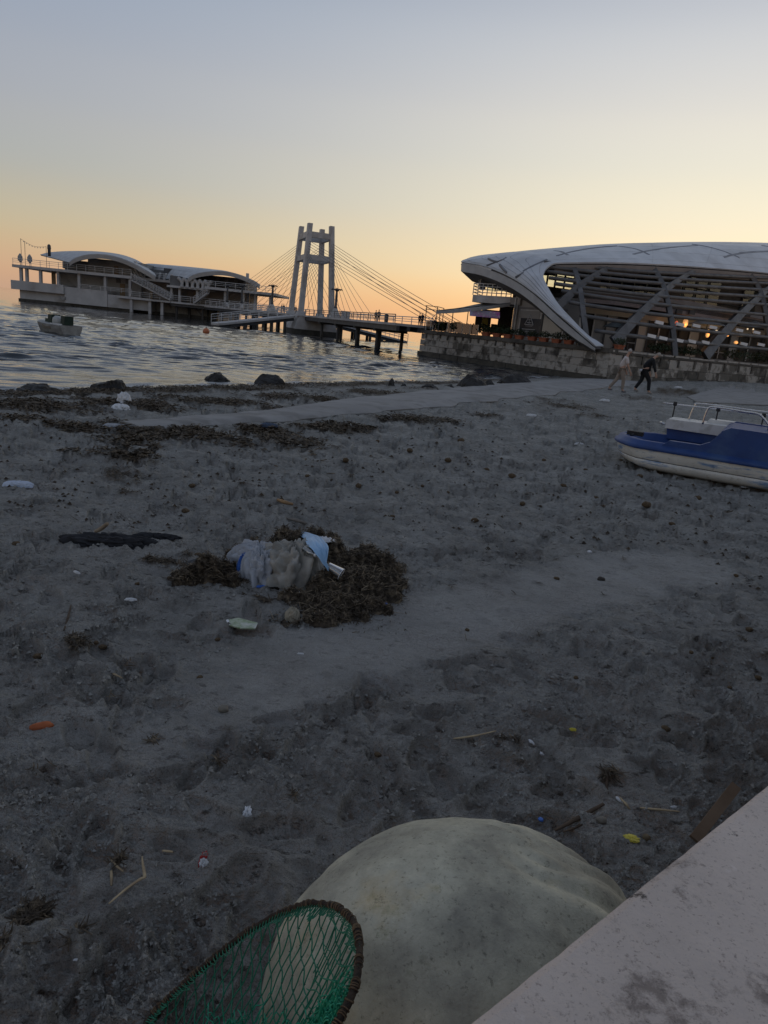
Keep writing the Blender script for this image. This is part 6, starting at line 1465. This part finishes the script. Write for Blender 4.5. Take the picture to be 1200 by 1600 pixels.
def person(loc, rz, label, pose, shirt, trouser, hairm, shoe, group=None, scale=1.0, hem=None, detail=True):
    """pose: dict of joints in local space, facing +x, y to the left"""
    t = thing('person', label, 'person', loc, group)
    p = pose; V3 = lambda k: np.array(p[k], float)
    hip, chest, neck, head = V3('hip'), V3('chest'), V3('neck'), V3('head')
    J = [(*hip, .12, .15), (*((hip+chest)/2), .11, .14), (*chest, .125, .165), (*neck, .055, .055), (*((neck+head)/2), .06, .06), (*head, .085, .078), (*(head+unit(head-neck)*.075+(-.01, 0, 0)), .075, .07)]
    Eg = [(0, 1), (1, 2), (2, 3), (3, 4), (4, 5), (5, 6)]
    # nose and chin
    hd = unit(head-neck); fw = unit(np.array([1.0, 0, -.15])); J.append((*(head+fw*.085-hd*.01), .016, .016)); Eg.append((5, 7)); 
    def chain(start, pts, rad):
        a = start
        for q, r_ in zip(pts, rad): J.append((*q, r_, r_)); Eg.append((a, len(J)-1)); a = len(J)-1
        return a
    for s in ('l', 'r'):
        sg = 1 if s == 'l' else -1; sh = chest+np.array([0, sg*.17, .05]); el_, wr_ = V3('elb_'+s), V3('wri_'+s)
        w = chain(2, [sh, el_, wr_], [.06, .042, .03]); d = unit(wr_-el_); pal = wr_+d*.07; w = chain(w, [pal], [.03])
        if detail:
            sd_ = unit(np.cross(d, (0, 1, 0)))
            for k, (off, ln2) in enumerate(((-.030, .055), (-.010, .07), (.010, .066), (.028, .05))):
                chain(w, [pal+sd_*off+d*.03, pal+sd_*off*1.1+d*(.03+ln2)+np.array([.012, 0, 0])], [.010, .008])
            chain(w, [wr_+d*.04+sd_*.04, wr_+d*.085+sd_*.055], [.011, .009])
        kn_, an_ = V3('kne_'+s), V3('ank_'+s); hp2 = hip+np.array([0, sg*.09, -.06])
        f = chain(0, [hp2, kn_, an_], [.085, .055, .04]); chain(f, [an_+np.array([.11, 0, -.05])], [.035])
    skin('body', J, Eg, SKINM, t)
    # shirt: trunk and sleeves
    J = [(*(hip+(0, 0, -.02)), .15, .185), (*((hip+chest)/2), .15, .18), (*chest, .155, .195), (*(chest*.35+neck*.65), .085, .10)]; Eg = [(0, 1), (1, 2), (2, 3)]
    for s in ('l', 'r'):
        sg = 1 if s == 'l' else -1; sh = chest+np.array([0, sg*.185, .05]); el_ = V3('elb_'+s); wr_ = V3('wri_'+s)
        if p.get('long'): chain(2, [sh, el_, wr_*.85+el_*.15], [.08, .06, .045])
        else: chain(2, [sh, sh*.45+el_*.55, sh*.15+el_*.85], [.085, .072, .07])
    skin('shirt', J, Eg, shirt, t)
    if hem: skin('shirt_tail', [(*(hip+(-.03, 0, .0)), .155, .185), (*(hip+(-.05, 0, -.14)), .15, .18)], [(0, 1)], hem, t)
    J = [(*(hip+(0, 0, .02)), .13, .165)]; Eg = []
    for s in ('l', 'r'):
        sg = 1 if s == 'l' else -1; kn_, an_ = V3('kne_'+s), V3('ank_'+s); hp2 = hip+np.array([0, sg*.085, -.08])
        chain(0, [hp2, hp2*.5+kn_*.5, kn_, kn_*.4+an_*.6, an_*.93+kn_*.07], [.105, .095, .078, .066, .062])
    skin('trousers', J, Eg, trouser, t)
    for s in ('l', 'r'):
        an_ = V3('ank_'+s); skin('shoe', [(*(an_+(-.03, 0, -.045)), .042, .042), (*(an_+(.07, 0, -.05)), .042, .045), (*(an_+(.16, 0, -.055)), .034, .038)], [(0, 1), (1, 2)], shoe, t)
    bk = np.array([-.02, 0, 0]); skin('hair', [(*(head+bk*2+hd*.0+(-.025, 0, 0)), .075, .082), (*(head+hd*.06+bk), .085, .083), (*(head+hd*.105+(.01, 0, 0)), .062, .062)], [(0, 1), (1, 2)], hairm, t)
    t.rotation_euler = (0, 0, rz); t.scale = (scale,)*3
    return t
def local(pose): return pose
# person() builds in local space: move the origin trick off
_old_thing = thing
def on_sand(px, py): p = onz(px, py); p = onz(px, py, gh(p[0], p[1])); return p
man = dict(hip=(-.02, 0, .93), chest=(.06, 0, 1.30), neck=(.10, 0, 1.47), head=(.17, 0, 1.60), elb_l=(.10, .24, 1.08), wri_l=(.20, .24, .84), elb_r=(.14, -.24, 1.07), wri_r=(.26, -.23, .83),
           kne_l=(-.12, .09, .50), ank_l=(-.38, .09, .11), kne_r=(.10, -.09, .50), ank_r=(.12, -.09, .08))
wom = dict(hip=(-.06, 0, .88), chest=(.12, 0, 1.20), neck=(.21, 0, 1.34), head=(.32, 0, 1.42), elb_l=(.16, .23, .98), wri_l=(.20, .23, .76), elb_r=(.22, -.23, .98), wri_r=(.30, -.22, .76), long=True,
           kne_l=(-.08, .08, .48), ank_l=(-.28, .08, .12), kne_r=(.16, -.08, .48), ank_r=(.20, -.08, .08))
std = dict(hip=(0, 0, .93), chest=(.02, 0, 1.30), neck=(.03, 0, 1.47), head=(.07, 0, 1.61), elb_l=(.02, .25, 1.06), wri_l=(.10, .24, .84), elb_r=(.0, -.25, 1.06), wri_r=(.08, -.24, .84), long=True,
           kne_l=(.06, .09, .50), ank_l=(.02, .09, .09), kne_r=(-.02, -.09, .50), ank_r=(-.14, -.09, .10))
sit = dict(hip=(0, 0, .50), chest=(.06, 0, .88), neck=(.09, 0, 1.05), head=(.14, 0, 1.19), elb_l=(.16, .24, .70), wri_l=(.36, .2, .72), elb_r=(.14, -.24, .70), wri_r=(.34, -.2, .72), long=True,
           kne_l=(.42, .10, .50), ank_l=(.42, .10, .10), kne_r=(.42, -.10, .50), ank_r=(.46, -.10, .10))
cl_cream = mat('shirt_cream', (.58, .52, .50), (.50, .45, .43), 6, .85, .004, 14); cl_beige = mat('trousers_beige', (.27, .225, .185), (.22, .185, .155), 6, .85, .004, 14); hair_grey = mat('hair_grey', (.45, .43, .41), (.33, .31, .3), 30, .8)
cl_black = mat('cloth_black', (.012, .013, .016), (.008, .009, .011), 6, .85); cl_ltgrey = mat('shirt_tail_grey', (.48, .48, .50), (.40, .40, .42), 6, .85); shoe_g = mat('shoe_grey', (.16, .16, .17), (.11, .11, .12), 9, .7); shoe_b = mat('shoe_pale', (.30, .29, .27), (.22, .21, .2), 9, .7)
hair_blond = mat('hair_light', (.40, .36, .32), (.28, .25, .22), 30, .8)
P1 = on_sand(966, 612); P2 = on_sand(1003, 614)
person(P1, -.10, 'man in cream shirt and beige trousers walking right along the beach by the wall', man, cl_cream, cl_beige, hair_grey, shoe_g, 'walkers on the beach', np.linalg.norm(P1-CP)*62/FPX/1.72)
person(P2, -.10, 'person in black top and trousers with grey shirt tail, stooping as they walk ahead', wom, cl_black, cl_black, hair_blond, shoe_b, 'walkers on the beach', np.linalg.norm(P2-CP)*58/FPX/1.52, hem=cl_ltgrey)
# small figures on the bridge and terrace: one built, the rest copies
cl_navy = mat('cloth_navy', (.03, .035, .05), (.02, .023, .033), 6, .85); cl_brown = mat('cloth_brown', (.09, .07, .06), (.06, .047, .04), 6, .85); hair_dark = mat('hair_dark', (.03, .025, .02), (.02, .016, .013), 30, .8)
def deck_at(px, c=-.9):
    aa = np.linspace(-39, 36, 900); pxs = np.array([pix(P3(a, c, DZ+.9))[0] for a in aa]); return P3(aa[int(np.argmin(np.abs(pxs-px)))], c, DZ)
w0 = person(deck_at(588, .6), 2.2, 'dark figure on the bridge walking beside a companion, left of the pair', std, cl_navy, cl_black, hair_dark, shoe_g, 'people on the bridge', .64, None, False)
def clone(src, loc, rz, label, sc_=1.0, group=None):
    c = copy_tree(src); c.location = tuple(loc); c.rotation_euler = (0, 0, rz); c['label'] = label; c.scale = (sc_,)*3
    if group: c['group'] = group
    return c
clone(w0, deck_at(592.5, .3), 2.0, 'dark figure on the bridge walking beside a companion, right of the pair', .66)
clone(w0, deck_at(660.5, .9), 1.9, 'dark figure at the quay end of the bridge, nearer the sea', .60)
clone(w0, deck_at(664, .6), 2.3, 'dark figure at the quay end of the bridge, nearer the restaurant', .56)
clone(w0, deck_at(440, 0), .4, 'dark figure on the pier deck left of the tower, left of two', .8); clone(w0, deck_at(443.5, .3), 2.4, 'dark figure on the pier deck left of the tower, right of two', .8)
clone(w0, deck_at(459.5, -1.2), .8, 'dark figure at the foot of the left tower leg', .74); clone(w0, deck_at(462.5, -1.1), 2.8, 'second dark figure at the foot of the left tower leg', .70)
pt = at(678, 515, 57.2); pt[2] = ZT-.05; clone(w0, pt, 1.0, 'dark figure standing behind the terrace glass by the curved pipe', .6, 'people on the terrace')
s0 = person(at(694, 514, 57.4)*(1, 1, 0)+(0, 0, ZT-.05), 1.2, 'dark seated diner nearest the terrace tip', sit, cl_brown, cl_black, hair_dark, shoe_g, 'people on the terrace', .68, None, False)
for px, rz, Yv, lab in ((702, 3.6, 57.0, 'dark seated diner second from the terrace tip'), (713, .6, 56.6, 'dark seated diner third from the terrace tip'), (719, 2.9, 56.5, 'dark seated diner fourth from the terrace tip'), (727, .4, 56.0, 'dark seated diner fifth from the terrace tip'), (741, 3.0, 55.6, 'dark seated diner beside the dark bay')):
    q = at(px, 514, Yv); clone(s0, (q[0], q[1], ZT-.05), rz, lab, .68)
# chairs for the diners
def chair(p, rz, lab, first=[None]):
    if first[0] is None:
        t = thing('terrace_chair', lab, 'chair', p, 'chairs on the terrace'); p = np.asarray(p, float)
        MB().box(p+(0, 0, .45), (.44, .44, .04)).build('seat', MATS['dark_steel'], t); MB().box(p+(-.22, 0, .72), (.04, .42, .45)).build('backrest', MATS['dark_steel'], t)
        for x in (-.19, .19):
            for y in (-.19, .19): MB().tube([p+(x, y, 0), p+(x, y, .43)], .018, 5).build('leg', MATS['dark_steel'], t)
        t.rotation_euler = (0, 0, rz); t.scale = (.68,)*3; first[0] = t; return
    clone(first[0], p, rz, lab, .68)
for px, rz, Yv, w in ((694, 1.2, 57.4, 'nearest the terrace tip'), (702, 3.6, 57.0, 'second from the terrace tip'), (713, .6, 56.6, 'third from the terrace tip'), (719, 2.9, 56.5, 'fourth from the terrace tip'), (727, .4, 56.0, 'fifth from the terrace tip'), (741, 3.0, 55.6, 'beside the dark bay')):
    q = at(px, 514, Yv); chair((q[0], q[1], ZT-.05), rz, 'dark chair under the seated diner '+w)

# ================================================================== moored pedal boat and buoy
sb = at(90, 517, 38.0); sb[2] = SEA+.24
pb = thing('moored_boat', 'white pedal boat with dark green seats floating off the left shore', 'pedal boat', sb)
ax = unit(np.array([.80, -.60, 0])); ay = np.array([-ax[1], ax[0], 0])
def m3(s, t, z): return sb+ax*s+ay*t+(0, 0, z)
def outline(L_, W_, ins, z, bow): 
    ss = [-L_/2, -L_/2+.06, -L_/2+.25, -L_/2+.6, 0, L_/2-.1, L_/2]; hw = [.12, .30, .52, .68, .72, .70, .62]
    return [m3(s+bow*(i < 2), W_*h-ins, z+.16*max(0, -s/L_)) for i, (s, h) in enumerate(zip(ss, hw))]+[m3(s+bow*(i < 2), -(W_*h-ins), z+.16*max(0, -s/L_)) for i, (s, h) in reversed(list(enumerate(zip(ss, hw))))]
G = np.array([outline(3.0, .95, .15, -.25, .25), outline(3.0, .95, .03, .05, .1), outline(3.0, .95, 0, .22, 0), outline(3.0, .95, .05, .25, .02), outline(3.0, .95, .22, .22, .2)])
mb = MB().grid(G, wrap=True); k = len(G[0]); b0 = len(mb.v)-k; mb.f.append(tuple(b0+j for j in range(k))); mb.m.append(0); mb.build('hull', mat('moored_hull', (.34, .34, .32), (.22, .22, .21), 3, .5), pb, False)
green = mat('seat_green', (.012, .035, .022), (.008, .022, .015), 5, .6)
for s, t_2, w_, h_, nm in ((-.62, .12, .50, .50, 'seat_back'), (.72, .15, .50, .50, 'seat_back'), (-1.0, .1, .4, .26, 'seat_block')):
    MB().hexa([m3(s-.2, t_2-w_/2, .2), m3(s+.22, t_2-w_/2, .2), m3(s+.22, t_2+w_/2, .2), m3(s-.2, t_2+w_/2, .2), m3(s-.12, t_2-w_/2, .2+h_), m3(s+.26, t_2-w_/2, .2+h_), m3(s+.26, t_2+w_/2, .2+h_), m3(s-.12, t_2+w_/2, .2+h_)]).build(nm, green, pb)
MB().lathe(m3(.02, .0, .2), [(.24, 0), (.27, .15), (.23, .36), (.1, .46)], 12).build('drive_cover', mat('cover_grey', (.45, .46, .44), (.36, .37, .36), 5, .5), pb, True)
MB().box(m3(.6, -.38, .24), (.7, .3, .08), math.atan2(ax[1], ax[0])).build('side_step', mwhite, pb); MB().box(m3(.1, -.60, .1), (.9, .12, .22), math.atan2(ax[1], ax[0])).build('fender_panel', mat('fender_tan', (.18, .16, .12), (.13, .115, .09), 5, .7), pb)
by = at(322, 521.5, 60.0); by[2] = SEA
bo = thing('mooring_buoy', 'small orange mooring buoy bobbing in the sea before the landing ramp', 'buoy', by); MB().lathe(by-(0, 0, .12), [(.05, 0), (.26, .12), (.30, .28), (.22, .46), (.06, .55)], 12).build('float', mat('buoy_orange', (.62, .20, .08), (.5, .16, .07), 5, .5), bo, True); MB().tube([by+(0, 0, .4), by+(0, 0, .55)], .03, 6).build('ring_stem', MATS['dark_steel'], bo)
print('objects', len(bpy.data.objects))
